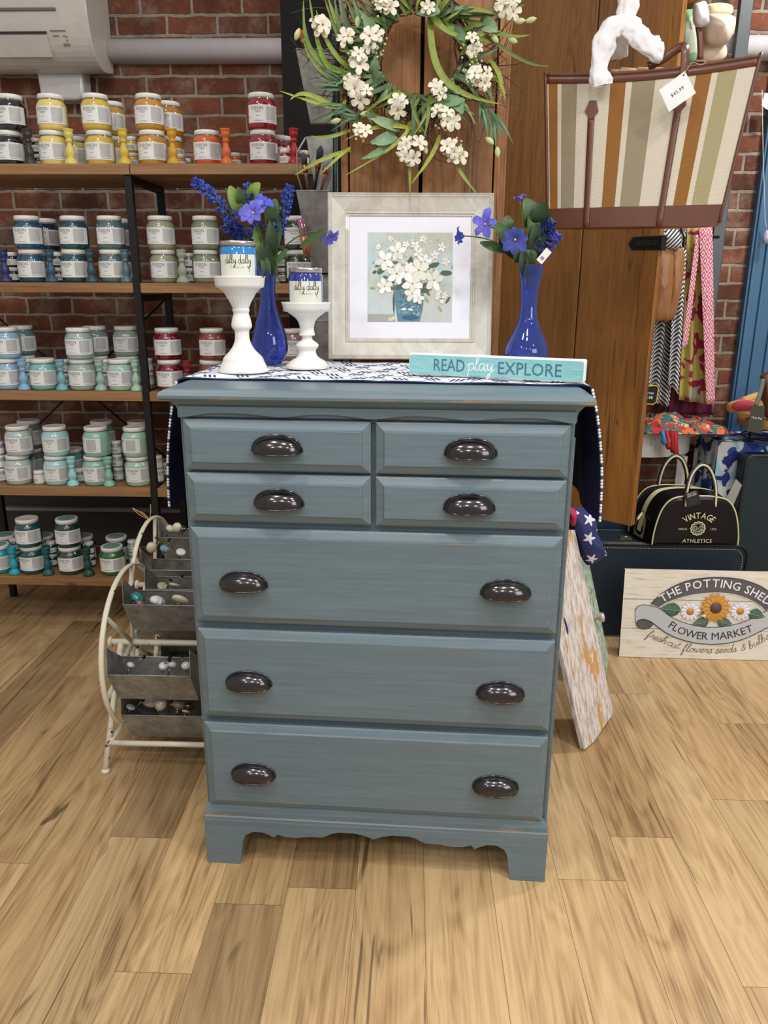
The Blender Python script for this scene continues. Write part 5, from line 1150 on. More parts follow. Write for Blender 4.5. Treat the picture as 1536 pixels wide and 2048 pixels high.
# ================================================================== BOARDS LEANING RIGHT OF THE DRESSER
g = N('distressed_white'); co = g.coord(); st = g.n('ShaderNodeMapping', {'Vector': co, 'Scale': (10, 10, 1.6)}).outputs[0]; st2_ = g.n('ShaderNodeMapping', {'Vector': co, 'Scale': (60, 60, 4)}).outputs[0]
wn = g.noise(st, 1.6, 6, .72); fb = g.noise(st2_, 1.5, 3, .6); mk_ = g.ramp(wn, [(.585, BW(0)), (.605, BW(1))])
base = g.ramp(fb, [(.35, (176, 160, 150)), (.6, (222, 214, 208))]); g.out(g.mix(mk_, base, lin((196, 148, 88))), .7); g.bump(fb, .3, .002); m_dist = g.m
g = N('distressed_green'); wn = g.noise(g.coord(), 26, 5, .7); g.out(g.ramp(wn, [(.36, (96, 130, 112)), (.48, (150, 176, 156)), (.56, (212, 218, 200)), (.62, (84, 102, 120))], 'LINEAR'), .6); m_dgreen = g.m
def slab_from(corners, th, mt, name, parent=None, label=None, bev=.002, sides=None):
    """corners: bottom-front, bottom-rear, top-rear, top-front; thickness th along the normal"""
    c = [V(p) for p in corners]; n = (c[1]-c[0]).cross(c[3]-c[0]).normalized(); mb = MB()
    mb.add(c+[p+n*th for p in c], [(0, 1, 2, 3), (7, 6, 5, 4), (0, 4, 5, 1), (1, 5, 6, 2), (2, 6, 7, 3), (3, 7, 4, 0)]); return mb.build(name, mt, parent, bevel=bev)
b0 = atz(1160, 1498, .004); b1 = atz(1190, 1482, .004); b2 = atz(1218, 1425, .03); t2 = at(1141, 1060, .76); t0 = at(1066, 1060, .56)
wb = thing('distressed_board', 'distressed white wooden panel leaning against the right side of the dresser', 'board')
c0 = [b0, b1, b2, t2, t0]; n = (c0[2]-c0[0]).cross(c0[3]-c0[0]).normalized(); c0 = [p-n*((p-b0).dot(n)) for p in c0]; mb = MB()
if n.x > 0: n = -n
mb.add(c0+[p-n*.016 for p in c0], [(0, 1, 2, 3, 4), (9, 8, 7, 6, 5)]+[(i, 5+i, 5+(i+1) % 5, (i+1) % 5) for i in range(5)]); mb.build('panel', m_dist, wb, bevel=.0015)
mb = MB(); e0 = c0[2]; e1 = c0[3]; dirn = (c0[2]-c0[1]).normalized(); mb.tube([e0.lerp(e1, .06)+n*.002, e0.lerp(e1, .98)+n*.002], .006, 6); mb.build('edge_strip', m_dist, wb)
mb = MB(); pts = [e0.lerp(e1, .62+.36*i/12)+n*(.006+.004*math.sin(i*2.3))-V((0, .012, 0)) for i in range(13)]; mb.tube(pts, [.007+.004*math.sin(i*1.7)**2 for i in range(13)], 8); mb.build('carved_trim', m_ped, wb)
gb = thing('distressed_board', 'narrow teal-green distressed drawer front with a glass knob leaning behind the white panel', 'board')
q0 = at(1194, 1352, .96); q1 = atz(1219, 1358, .004); q2 = at(1158, 1092, 1.02); q3 = at(1146, 1060, .98)
a_, b_ = at(1206, 1357, .99), at(1149, 1085, .99); a_.z = max(a_.z, .004)
L = (b_-a_); wdt = V((1, 0, .22)).normalized()*.022; dp = V((.05, .16, 0))
mb = MB(); cs = [a_-wdt*.5, a_+wdt*.5, b_+wdt*.5+V((0, 0, 0)), b_-wdt*.5]
mb.add(cs+[p+dp for p in cs], [(0, 1, 2, 3), (7, 6, 5, 4), (0, 4, 5, 1), (1, 5, 6, 2), (2, 6, 7, 3), (3, 7, 4, 0)]); mb.build('panel', m_dgreen, gb, bevel=.002)
kp = a_.lerp(b_, .44)+wdt*.5+V((0, .02, 0)); kd = V((1, -.1, .12)).normalized()
mb = MB(); mb.tube([kp, kp+kd*.012, kp+kd*.016, kp+kd*.024, kp+kd*.034, kp+kd*.040, kp+kd*.043], [.008, .0065, .010, .016, .019, .016, .007], 14); g = N('knob_glass'); g.out(lin((206, 196, 180)), .08, Coat_Weight=1.0, Metallic=.4); mb.build('knob', g.m, gb)
# star-spangled fabric bundle
def star_mat():
    g = N('stars_cloth'); tc = g.coord(); v = g.n('ShaderNodeTexVoronoi', {'Vector': tc, 'Scale': 15.0, 'Randomness': .6}, feature='F1'); pos = g.n('ShaderNodeVectorMath', {0: g.n('ShaderNodeVectorMath', {0: tc, 1: (15, 15, 15)}, operation='MULTIPLY').outputs[0], 1: g.n('ShaderNodeVectorMath', {0: v.outputs['Position'], 1: (15, 15, 15)}, operation='MULTIPLY').outputs[0]}, operation='SUBTRACT').outputs[0]
    s = g.n('ShaderNodeSeparateXYZ', {0: pos}); an = g.math('ARCTAN2', s.outputs[2], s.outputs[0]); d = g.math('SQRT', g.math('ADD', g.math('POWER', s.outputs[0], 2.0), g.math('POWER', s.outputs[2], 2.0)))
    rad = g.math('ADD', .32, g.math('MULTIPLY', g.math('ABSOLUTE', g.math('SINE', g.math('MULTIPLY', an, 2.5))), -.20)); m_ = g.math('LESS_THAN', d, rad)
    g.out(g.mix(m_, lin((38, 46, 98)), lin((216, 212, 224))), .8); return g.m
m_star = star_mat()
fl = thing('star_scarf', 'folded navy fabric with white stars hanging behind the right side of the dresser', 'fabric'); o = at(1165, 1075, .78); fl.location = o
outl = [(1138, 1020), (1180, 1022), (1190, 1035), (1196, 1068), (1212, 1104), (1208, 1112), (1180, 1130), (1165, 1118), (1140, 1052)]
def pillow(outl, Y, depth, mt, nm, parent, og, seed=0, nr=6):
    P = [at(x, y, Y)-og for x, y in outl]; c = sum(P, V((0, 0, 0)))/len(P); P = [V(p) for p in smooth([tuple(p) for p in P+[P[0]]], 4)][:-1]; n = len(P); mb = MB(); vs = []
    for j in range(nr+1):
        t = j/nr; 
        for p in P: 
            q = c+(p-c)*math.cos(t*PI/2*.999); w_ = mn.noise(q*26+V((seed, 0, 0)))*.35+mn.noise(q*60)*.12; vs.append(q+V((0, -depth*(math.sin(t*PI/2)*(1+w_)), 0)))
    fs = [(j*n+i, j*n+(i+1) % n, (j+1)*n+(i+1) % n, (j+1)*n+i) for j in range(nr) for i in range(n)]; mb.add(vs, fs, 0, True)
    vb = [p+V((0, depth*.6, 0)) for p in P]; mb.add(P+vb, [(i, n+i, n+(i+1) % n, (i+1) % n) for i in range(n)]+[tuple(range(n, 2*n))], 0, True)
    return mb.build(nm, mt, parent, weld=True)
pillow(outl, .78, .05, m_star, 'cloth_fold', fl, o)
mbp = pillow([(1136, 1018), (1152, 1022), (1150, 1050), (1138, 1046)], .76, .03, mat('pink_cloth', (176, 40, 78), .8), 'pink_fold', fl, o)
pillow([(1121, 1225), (1128, 1232), (1137, 1262), (1132, 1285), (1119, 1296), (1115, 1260)], .60, .012, m_star, 'cloth_fold', fl, o)

# ================================================================== SUITCASE, DUFFEL, TRUNKS, SIGN
g = N('suitcase_navy'); nz = g.noise(g.coord(), 300, 2); g.out(lin((24, 36, 52)), .55); g.bump(nz, .25, .001); m_case = g.m
m_case_rim = mat('case_rim', (26, 30, 30), .45); m_stitch = mat('stitching', (186, 172, 120), .7)
sl, sr_ = at(1188, 1260, 1.39).x, at(1491, 1130, 1.39).x; sh_ = .41; swd = sr_-sl+.10; sl -= .10
case = thing('suitcase', 'vintage dark navy suitcase standing upright behind the flower market sign', 'suitcase', ((sl+sr_)/2, 1.47, 0)); 
def rrect(hw, h, r, k=6):
    q = []
    for cx, cz, a0 in ((hw-r, h-r, 0), (-hw+r, h-r, PI/2), (-hw+r, r, PI), (hw-r, r, 1.5*PI)):
        for i in range(k+1): a = a0+PI/2*i/k; q.append((cx+r*math.cos(a), cz+r*math.sin(a)))
    return q
mb = MB(); mb.prism(rrect(swd/2, sh_, .045), -.08, .10); o = mb.build('shell', m_case, case, bevel=.006)
for y in (-.082, -.066, .10):
    mb = MB(); q = [(x, y, z) for x, z in rrect(swd/2+.001, sh_+.001, .046)]; mb.tube(q, .0055, 8, closed=True); mb.build('edge_binding', m_case_rim, case)
mb = MB()
for (off, yy) in ((-.016, -.0812), (.0012, -.055)):
    q = rrect(swd/2+off, sh_+off, .044); L = []
    for (x0_, z0_), (x1_, z1_) in zip(q, q[1:]+q[:1]):
        d = math.hypot(x1_-x0_, z1_-z0_); k = max(1, int(d/.011))
        for i in range(k): L.append(((x0_+(x1_-x0_)*i/k), (z0_+(z1_-z0_)*i/k), (x0_+(x1_-x0_)*(i+.6)/k), (z0_+(z1_-z0_)*(i+.6)/k)))
    for a, b, c, d in L:
        if b > -.5: mb.tube([(a, yy, b), (c, yy, d)], .0016, 4)
mb.build('stitching', m_stitch, case)
mb = MB(); mb.box((-.13, -.0, sh_+.003), (.05, .028, .006)); mb.tube([(-.15, -.01, sh_+.008), (-.11, -.01, sh_+.008)], .005, 8); mb.build('latch', mat('brass', (150, 130, 90), .3, .8), case)
m_trunk = mat('trunk_teal', (16, 52, 72), .5); m_trunk2 = mat('trunk_dark', (10, 34, 44), .5)
mb = MB(); zt = rt.z-.004; mb.box((1.04, 1.65, .19), (.72, .11, .38), 0); mb.box((1.04, 1.65, (zt+.384)/2), (.73, .12, zt-.384), 0); mb.tube([(.68, 1.592, .382), (1.40, 1.592, .382)], .005, 6)
tag(mb.build('blue_trunk', m_trunk, bevel=.012), 'dark blue trunk behind the navy suitcase and under the white half-round table', 'trunk')
cl, cr = at(1482, 1000, 1.585).x, 2.15
ct = thing('hard_case', 'dark teal hard-sided trunk at the right edge standing in front of the blue floral cloth', 'suitcase', ((cl+cr)/2, 1.632, 0)); hw = (cr-cl)/2; hh = at(1515, 912, 1.585).z
mb = MB(); mb.prism([(x, z) for x, z in rrect(hw, hh, .03)], -.047, .047); mb.build('shell', m_trunk2, ct, bevel=.01); mb = MB(); mb.tube([(x, -.048, z) for x, z in rrect(hw+.001, hh+.001, .03)], .007, 8, closed=True); mb.build('edge_binding', m_case_rim, ct)
mb = MB(); mb.box((-hw+.12, -.052, hh-.012), (.05, .008, .018)); mb.build('latch', mat('chrome', (200, 200, 205), .15, 1), ct)
# duffel bag
bc = at(1388, 1080, 1.42); bag = thing('duffel_bag', 'small black bowling bag with cream piping lettered VINTAGE ATHLETICS on the suitcase', 'bag', (bc.x-.016, 1.455, sh_+.008), .02)
k = mpp(bc); BWd = 84*k; BH = 82*k*1.22; BDp = .085
arc = [(-BWd, 0), (-BWd*.99, BH*.20), (-BWd*.94, BH*.48), (-BWd*.84, BH*.75), (-BWd*.64, BH*.94), (-BWd*.30, BH*1.0), (0, BH*1.0), (BWd*.30, BH*.99), (BWd*.62, BH*.92), (BWd*.82, BH*.72), (BWd*.93, BH*.45), (BWd*.99, BH*.18), (BWd, 0)]
arc = smooth(arc, 4); n = len(arc)
m_bag = mat('bag_black', (20, 20, 26), .34, 0, .25, .1, 12, .1, 30); m_pipe = mat('piping_cream', (206, 200, 160), .5)
mb = MB()
def bagP(i, j, m=10): t = j/m; x, z = arc[int(i)]; s_ = 1-.09*abs(2*t-1)**2*0; y = -BDp+2*BDp*t; bul = .010*math.sin(PI*t); sc_ = 1+bul/BH; return V((x*sc_-.045*max(0, t-.0)*1.0, y, z*sc_))
vs = [bagP(i, j) for j in range(11) for i in range(n)]; mb.add(vs, [(j*n+i, j*n+i+1, (j+1)*n+i+1, (j+1)*n+i) for j in range(10) for i in range(n-1)], 0, True)
for j in (0, 10):
    c = V((0 if j == 0 else -.045, -BDp-.006 if j == 0 else BDp+.006, BH*.42)); ring_ = [bagP(i, j) for i in range(n)]; m_ = [p.lerp(c, .12)+V((0, -.004 if j == 0 else .004, 0)) for p in ring_]
    vs = ring_+m_+[c]; mb.add(vs, [(i, i+1, n+i+1, n+i) for i in range(n-1)]+[(n+i, n+i+1, 2*n) for i in range(n-1)], 0, False)
mb.add([bagP(0, 0), bagP(n-1, 0), bagP(n-1, 10), bagP(0, 10)], [(0, 1, 2, 3)])
for j in (0, 10): c = V((0 if j == 0 else -.045, -BDp-.006 if j == 0 else BDp+.006, BH*.42)); dy = V((0, -.004 if j == 0 else .004, 0)); a, b = bagP(0, j), bagP(n-1, j); mb.add([a, b, b.lerp(c, .12)+dy, a.lerp(c, .12)+dy, c], [(0, 1, 2, 3), (3, 2, 4)], 0, False); mb.build('body', m_bag, bag, weld=True)
for j, nm in ((0, 'piping'), (10, 'piping')):
    mb = MB(); mb.tube([bagP(i, j)+V((0, -.001 if j == 0 else .001, 0)) for i in range(n)], .0032, 8); mb.build(nm, m_pipe, bag)
mb = MB(); mb.grid(lambda u, v: bagP(int(min(n-1, 3+u*(n-7))), 4.1+v*1.6)+V((0, 0, .0022))+V(((arc[int(3+u*(n-7))][0])*.012, 0, 0)), 44, 1); mb.build('zip_band', m_pipe, bag)
mb = MB(); p = bagP(8, 5); mb.tube([p+V((-.004, 0, .004)), p+V((-.030, -.03, -.014))], .0045, 8); mb.build('zip_pull', m_pipe, bag)
mb = MB(); f = bagP(5, 5); mb.add([bagP(1, 3)+V((-.002, 0, 0)), bagP(1, 7)+V((-.002, 0, 0)), bagP(7, 7)+V((-.003, 0, 0)), bagP(9, 5)+V((-.003, 0, .003)), bagP(7, 3)+V((-.003, 0, 0))], [(0, 1, 2, 3, 4)]); mb.build('end_tab', mat('tab_olive', (140, 134, 96), .5), bag)
def handle(y, xs, lean):
    mb = MB(); hwd = .060; pts = [V((xs-hwd, y, BH*.80)), V((xs-hwd*.98, y-lean*.2, BH*1.1)), V((xs-hwd*.72, y-lean*.7, BH*1.42)), V((xs-hwd*.15, y-lean, BH*1.60)), V((xs+hwd*.45, y-lean, BH*1.52)), V((xs+hwd*.9, y-lean*.6, BH*1.2)), V((xs+hwd, y-lean*.1, BH*.80))]
    pp = [V(p) for p in smooth([tuple(p) for p in pts], 5)]
    mb.tube(pp, .0095, 8, 0, flat=.35); o_ = mb.build('handle', m_bag, bag); mb = MB(); mb.tube([p+V((0, -.0075, 0)) for p in pp], .0042, 6, 0, flat=.5); mb.build('handle_stripe', m_pipe, o_)
handle(-BDp-.006, .0, -.02); handle(BDp+.004, -.05, .0)
mb = MB(); Fb = lambda x, y: V((x*1.16, -BDp-.0115, BH*.34+(y-BH*.34)*1.14))
arc_text(mb, 'VINTAGE', .031, 0, BH*.36, .062, PI/2, lambda x, y: Fb(x*1.05, y), 0, True, 1.0, .012, .8, .75)
put_text(mb, 'ATHLETICS', .019, lambda x, y: Fb(x+.003, y+BH*.10), 0, 1.15, .012, 0, .95); put_text(mb, 'SINCE', .0105, lambda x, y: Fb(x-.052, y+BH*.325), 0, 1.1, .01); put_text(mb, '1973', .0105, lambda x, y: Fb(x+.053, y+BH*.325), 0, 1.1, .01)
C0 = (0, BH*.355)
pts = [(C0[0]+(.0235+.0013*math.cos(12*2*PI*i/96))*math.cos(2*PI*i/96), C0[1]+(.0235+.0013*math.cos(12*2*PI*i/96))*math.sin(2*PI*i/96)) for i in range(96)]
ribbon2(mb, pts, .0042, Fb, 0, closed=True); ribbon2(mb, [(C0[0]+.0175*math.cos(2*PI*i/40), C0[1]+.0175*math.sin(2*PI*i/40)) for i in range(40)], .0018, Fb, 0, closed=True)
for sg in (-1, 1):
    for q in range(4): z = C0[1]-.008+q*.005; ribbon2(mb, [(sg*.008, z-.001), (sg*(.0155-.001*abs(q-1.5)), z+.0015)], .0018, Fb, 0)
    ribbon2(mb, [(sg*.0075, C0[1]+.009), (sg*.0035, C0[1]+.002), (sg*.0035, C0[1]-.005), (sg*.0075, C0[1]-.010)], .0018, Fb, 0)
ribbon2(mb, [(-.007, C0[1]-.011), (.007, C0[1]-.011)], .0025, Fb, 0); put_text(mb, 'I', .010, lambda x, y: Fb(x, y+C0[1]-.004), 0)
mb.build('lettering', m_pipe, bag)
mb = MB(); T = Matrix.Rotation(-.35, 4, 'Y'); Ft = lambda x, y, d=0: V((-.040, -BDp-.020, BH*.99))+(T @ V((x*1.3, -d, y*1.3)))
mb.add([Ft(-.021, -.027), Ft(.021, -.027), Ft(.021, .02), Ft(-.021, .02), Ft(-.021, -.027, -.001), Ft(.021, -.027, -.001), Ft(.021, .02, -.001), Ft(-.021, .02, -.001)], [(0, 1, 2, 3), (7, 6, 5, 4), (0, 4, 5, 1), (1, 5, 6, 2), (2, 6, 7, 3), (3, 7, 4, 0)], 0)
ribbon2(mb, [(-.014, .006), (.014, .006), (.014, .016), (-.014, .016)], .001, lambda x, y: Ft(x, y, .0006), 1, closed=True); put_text(mb, 'The Sak', .0085, lambda x, y: Ft(x, y+.008, .0008), 1, .9); 
for z in (-.004, -.010, -.018): ribbon2(mb, [(-.012, z), (.012, z)], .0008, lambda x, y: Ft(x, y, .0006), 2)
mb.build('hang_tag', [mat('tag_black', (24, 20, 20), .6), mat('tag_print', (220, 216, 210), .6), mat('tag_dim', (110, 84, 80), .6)], bag)

# THE POTTING SHED sign: local plane x right, y up
S0 = atz(1238, 1314); S1 = atz(1536, 1322); sdir = V((S1.x-S0.x, S1.y-S0.y, 0)).normalized(); ln = .10
SH = .362; SW_ = .64; sz = V((0, 0, 1))*math.cos(ln)-V((sdir.y, -sdir.x, 0))*math.sin(ln); sy_ = sz.cross(sdir)
sg_ = thing('flower_market_sign', 'whitewashed plank sign lettered THE POTTING SHED FLOWER MARKET on the floor', 'sign')
Mx = Matrix((sdir, sy_, sz)).transposed().to_4x4(); Mx.translation = S0+V((0, 0, .001)); sg_.matrix_world = Mx
g = N('whitewash'); st = g.n('ShaderNodeMapping', {'Vector': g.coord(), 'Scale': (5, 1, 60)}).outputs[0]; nz = g.noise(st, 1.8, 5, .65); n3 = g.noise(g.coord(), 14, 5, .7); g.out(g.mix(g.ramp(n3, [(.4, BW(.0)), (.7, BW(.5))]), g.ramp(nz, [(.28, (176, 156, 132)), (.45, (222, 212, 194)), (.7, (234, 228, 214))]), lin((232, 222, 222))), .6); m_ww = g.m
for j in range(3): mb = MB(); z0_ = SH*[0, .333, .667][j]; mb.box((SW_/2, .006, z0_+SH*.1665), (SW_, .012, SH*.333-.0018), 0); mb.build('plank', m_ww, sg_)
mb = MB(); mb.box((SW_/2, .0065, SH/2), (SW_+.001, .0095, SH-.003)); mb.build('edge_frame', mat('sign_edge', (44, 38, 34), .6), sg_)
pxs = 1.0/mpp(at(1380, 1220, 1.24)); Xc = .285; Zs = lambda v: v
# crop coords (1200,1110) scale 4.571 -> sign plane metres
def SP(cx, cy): return ((cx-185)/4.571/pxs*1.0, (925-cy+ (cx-185)*.022)/4.571/pxs*(SH/(.187*1.0))*.0+(925-cy+(cx-185)*.026)/(925-82)*SH)
m_sg = [mat('sign_dkgrey', (92, 90, 92), .5), mat('sign_ltgrey', (190, 194, 196), .45), mat('sign_black', (48, 48, 50), .5), mat('sign_white2', (236, 236, 238), .5), mat('sun_yellow', (206, 148, 56), .5), mat('sun_brown', (92, 70, 70), .6), mat('leaf_sign', (66, 100, 76), .5), mat('daisy_white', (226, 224, 234), .5), mat('leaf_vein', (180, 196, 176), .5), mat('daisy_yel', (196, 140, 50), .5), mat('taupe', (128, 116, 104), .6)]
mb = MB()
def F(d): return lambda x, y: (x, -d, y)
def band(outer, inner, d0, d1, m):
    n = len(outer); o = [SP(*p) for p in outer]; i_ = [SP(*p) for p in inner]
    vs = [(x, -d1, y) for x, y in o]+[(x, -d1, y) for x, y in i_]; mb.add(vs, [(k, k+1, n+k+1, n+k) for k in range(n-1)], m)
    for q in (o, i_): mb.add([(x, -d0, y) for x, y in q]+[(x, -d1, y) for x, y in q], [(k, k+1, n+k+1, n+k) for k in range(n-1)], m)
def bez(pts, n=24): q = smooth(pts, 8); return [q[int(i*(len(q)-1)/n)] for i in range(n+1)]
topo = bez([(435, 410), (500, 335), (620, 245), (780, 180), (985, 160), (1190, 175), (1370, 235), (1480, 310), (1545, 400)]); topi = bez([(515, 440), (570, 400), (680, 355), (820, 320), (985, 305), (1150, 318), (1290, 365), (1400, 430), (1450, 480)])
band(topo, topi, .0, .004, 0)
for q, w_ in ((topo, .0028), (topi, .0022)): ribbon2(mb, [SP(*p) for p in q], w_, F(.0046), 2 if q is topo else 3)
bo = bez([(300, 470), (315, 435), (360, 415), (430, 425), (520, 455), (600, 520), (720, 580), (860, 620), (990, 632), (1130, 620), (1270, 580), (1390, 520), (1450, 480), (1540, 455)]); bi = bez([(315, 600), (330, 565), (380, 555), (440, 575), (500, 620), (580, 680), (700, 740), (840, 780), (985, 795), (1140, 785), (1270, 750), (1390, 690), (1470, 640), (1560, 600)])
band(bo, bi, .0, .006, 1)
for q, w_, m_ in ((bo, .0024, 2), (bi, .003, 2)): ribbon2(mb, [SP(*p) for p in q], w_, F(.0066), m_)
curl = smooth([(312, 500), (318, 600), (345, 640), (400, 652), (445, 635), (468, 605)], 6); cin = smooth([(325, 560), (340, 560), (380, 558), (420, 570), (445, 585), (468, 605)], 6)
band(curl, cin, 0, .003, 0); ribbon2(mb, [SP(*p) for p in curl], .0022, F(.0034), 2)
for (R_, s, txt, up_, m_) in (): pass
def path_text(txt, path, size, m, off=0.01, gap=1.0, d=.0052, sx=1.0, hw=False):
    q = [SP(*p) for p in smooth(path, 10)]; L = [0]
    for a, b in zip(q, q[1:]): L.append(L[-1]+math.hypot(b[0]-a[0], b[1]-a[1]))
    def pos(s):
        s = max(0, min(L[-1]-1e-6, s)); k = max(i for i in range(len(L)) if L[i] <= s); k = min(k, len(q)-2); t = (s-L[k])/(L[k+1]-L[k]); return q[k][0]+(q[k+1][0]-q[k][0])*t, q[k][1]+(q[k+1][1]-q[k][1])*t, math.atan2(q[k+1][1]-q[k][1], q[k+1][0]-q[k][0])
    if hw:
        tot = sum(CUR[c][0] for c in txt); u = L[-1]/tot; s = 0
        for ch in txt:
            adv, st = CUR[ch]; x, y, a = pos(s+adv*u/2); co_, si_ = math.cos(a), math.sin(a)
            for pl in st:
                pts = [((px-adv/2+.25*py)*u, py*size) for px, py in smooth(pl, 3)]; ribbon2(mb, [(x+p[0]*co_-p[1]*si_, y+p[0]*si_+p[1]*co_) for p in pts], size*.17, F(d), m)
            s += adv*u
        return
    ws = [(.30*size if c == ' ' else text_w(c, size, 1, off)*sx+.10*size) for c in txt]; kk = L[-1]/sum(ws); s = 0
    for ch, w_ in zip(txt, ws):
        x, y, a = pos((s+w_/2)*kk); s += w_
        if ch == ' ': continue
        vs, fs = text_geo(ch, size, 1, off); mx = (max(v[0] for v in vs)+min(v[0] for v in vs))/2; co_, si_ = math.cos(a), math.sin(a)
        for z_ in (d,): mb.add([F(z_)(x+(vx-mx)*sx*co_-vy*si_, y+(vx-mx)*sx*si_+vy*co_) for vx, vy in vs], fs, m)
cs_ = SH/(925-82)
path_text('THE POTTING SHED', [(530, 400), (640, 330), (780, 275), (985, 250), (1190, 285), (1340, 345), (1470, 430)], 96*cs_*1.12, 3, .009, 1, .0062)
path_text('FLOWER MARKET', [(595, 628), (720, 700), (860, 740), (985, 752), (1130, 742), (1250, 712), (1365, 668)], 92*cs_*1.1, 2, .0, 1, .0072)
path_text('fresh', [(415, 725), (500, 760), (590, 800)], .0105*1.5, 10, 0, 1, .0006, hw=True); path_text('cut', [(600, 800), (660, 830), (720, 845)], .0155, 10, 0, 1, .0006, hw=True)
path_text('flowers', [(745, 868), (880, 880), (1015, 888)], .0155, 10, 0, 1, .0006, hw=True); path_text('seeds', [(1045, 890), (1140, 882), (1235, 872)], .0155, 10, 0, 1, .0006, hw=True)
path_text('&', [(1275, 865), (1325, 850)], .0155, 10, 0, 1, .0006, hw=True); path_text('bulbs', [(1350, 850), (1430, 800), (1520, 740)], .0155, 10, 0, 1, .0006, hw=True)
mb.build('banner', m_sg, sg_)
def petal_ring(mb, cx, cy, r, n, w_, m, d, a0=0, tipw=.5):
    x, y = SP(cx, cy); r *= cs_
    for i in range(n):
        a = a0+2*PI*i/n; e = (math.cos(a), math.sin(a)); p = (-e[1], e[0]); h = w_*r
        P = lambda t, s: (x+e[0]*r*t+p[0]*h*s, -d-(.0022 if abs(s) < .1 else 0)-.001*math.sin(PI*t), y+e[1]*r*t+p[1]*h*s)
        mb.add([P(.2, -.5), P(.6, -1), P(.88, -tipw), P(1.0, 0), P(.88, tipw), P(.6, 1), P(.2, .5), P(.6, 0)], [(0, 1, 7), (1, 2, 7), (2, 3, 7), (3, 4, 7), (4, 5, 7), (5, 6, 7), (6, 0, 7)], m)
def sleaf(mb, x0_, y0_, x1_, y1_, w_, d=.005):
    a, b = SP(x0_, y0_), SP(x1_, y1_); L = math.hypot(b[0]-a[0], b[1]-a[1]); e = ((b[0]-a[0])/L, (b[1]-a[1])/L); p = (-e[1], e[0]); h = w_*cs_; N_ = 8; vs = []
    for i in range(N_+1):
        t = i/N_; q = h*(math.sin(PI*(t**.75)))*(1+.08*(i % 2)); vs += [(a[0]+e[0]*L*t+p[0]*q, -d, a[1]+e[1]*L*t+p[1]*q), (a[0]+e[0]*L*t, -d-.003, a[1]+e[1]*L*t), (a[0]+e[0]*L*t-p[0]*q, -d, a[1]+e[1]*L*t-p[1]*q)]
    mb.add(vs, [f for i in range(N_) for f in ((3*i, 3*i+1, 3*i+4, 3*i+3), (3*i+1, 3*i+2, 3*i+5, 3*i+4))], 6)
    ribbon2(mb, [(a[0]+e[0]*L*t, a[1]+e[1]*L*t) for t in (0, .5, .95)], .0011, F(d+.0036), 8)
    for t in (.25, .45, .65): 
        for s in (-1, 1): ribbon2(mb, [(a[0]+e[0]*L*t, a[1]+e[1]*L*t), (a[0]+e[0]*L*(t+.13)+p[0]*h*.6*s, a[1]+e[1]*L*(t+.13)+p[1]*h*.6*s)], .0008, F(d+.0024), 8)
fm = MB(); sleaf(fm, 705, 470, 515, 455, 62); sleaf(fm, 1305, 500, 1452, 535, 58); sleaf(fm, 960, 575, 818, 605, 48); sleaf(fm, 1035, 575, 1175, 610, 48); fm.build('leaves', m_sg, sg_)
fm = MB(); petal_ring(fm, 787, 480, 88, 13, .21, 7, .006, .1, .8); x, y = SP(785, 480); fm.lathe([(.0005, .012), (34*cs_, .009), (36*cs_, .006)], 20, 9, cap=False, T=Matrix.Translation((x, 0, y)) @ Matrix.Rotation(PI/2, 4, 'X')); fm.build('daisy', m_sg, sg_)
fm = MB(); petal_ring(fm, 1228, 478, 88, 13, .21, 7, .006, .3, .8); x, y = SP(1226, 478); fm.lathe([(.0005, .012), (34*cs_, .009), (36*cs_, .006)], 20, 9, cap=False, T=Matrix.Translation((x, 0, y)) @ Matrix.Rotation(PI/2, 4, 'X')); fm.build('daisy', m_sg, sg_)
fm = MB(); petal_ring(fm, 1005, 445, 140, 15, .17, 4, .008, .2, .6); petal_ring(fm, 1005, 445, 122, 15, .16, 4, .010, .4, .6); x, y = SP(1005, 443); fm.lathe([(.0005, .018), (50*cs_, .015), (55*cs_, .010)], 28, 5, cap=False, T=Matrix.Translation((x, 0, y)) @ Matrix.Rotation(PI/2, 4, 'X')); fm.build('sunflower', m_sg, sg_)
fm = MB()
for i in range(5): x, y = SP(848+i*11, 522-i*9); ribbon2(fm, [(x-.0022, y+.006), (x+.0035, y-.004)], .0028, F(.014), 2 if i % 2 else 4)
x, y = SP(895, 482); fm.add([F(.014)(x+.0035*math.cos(a*PI/5), y+.0035*math.sin(a*PI/5)) for a in range(10)], [tuple(range(10))], 2); x, y = SP(905, 515); fm.add([F(.0138)(x+.008*math.cos(a*PI/5), y+.005*math.sin(a*PI/5)) for a in range(10)], [tuple(range(10))], 7); fm.build('bee', m_sg, sg_)

# ================================================================== RIGHT BACKGROUND
# half-round white table
m_tab = mat('table_white', (224, 222, 216), .4, 0, .2, .05)
tx, ty = 1.12, WY-.03; tb = thing('half_round_table', 'white half-round console table against the brick wall heaped with a floral scarf', 'table', (tx, ty, 0)); TZ = at(1350, 868, 1.68).z
TR_ = at(1428, 885, 1.75).x-tx-.03
hc = lambda r, k=24: [(r*math.cos(PI+PI*i/k), r*.95*math.sin(PI+PI*i/k)) for i in range(k+1)]
mb = MB(); mb.prism(hc(TR_), TZ-.022, TZ, 0, 'xy'); mb.build('tabletop', m_tab, tb, bevel=.004); mb = MB(); mb.prism(hc(TR_-.008), TZ-.115, TZ-.022, 0, 'xy'); mb.build('apron', m_tab, tb)
for (x, y) in ((.16, -.23), (-.16, -.23), (.30, -.04), (-.30, -.04)): mb = MB(); mb.tube([(x, y, 0), (x, y, TZ-.11)], [.014, .022], 4, sm=False); mb.build('leg', m_tab, tb)
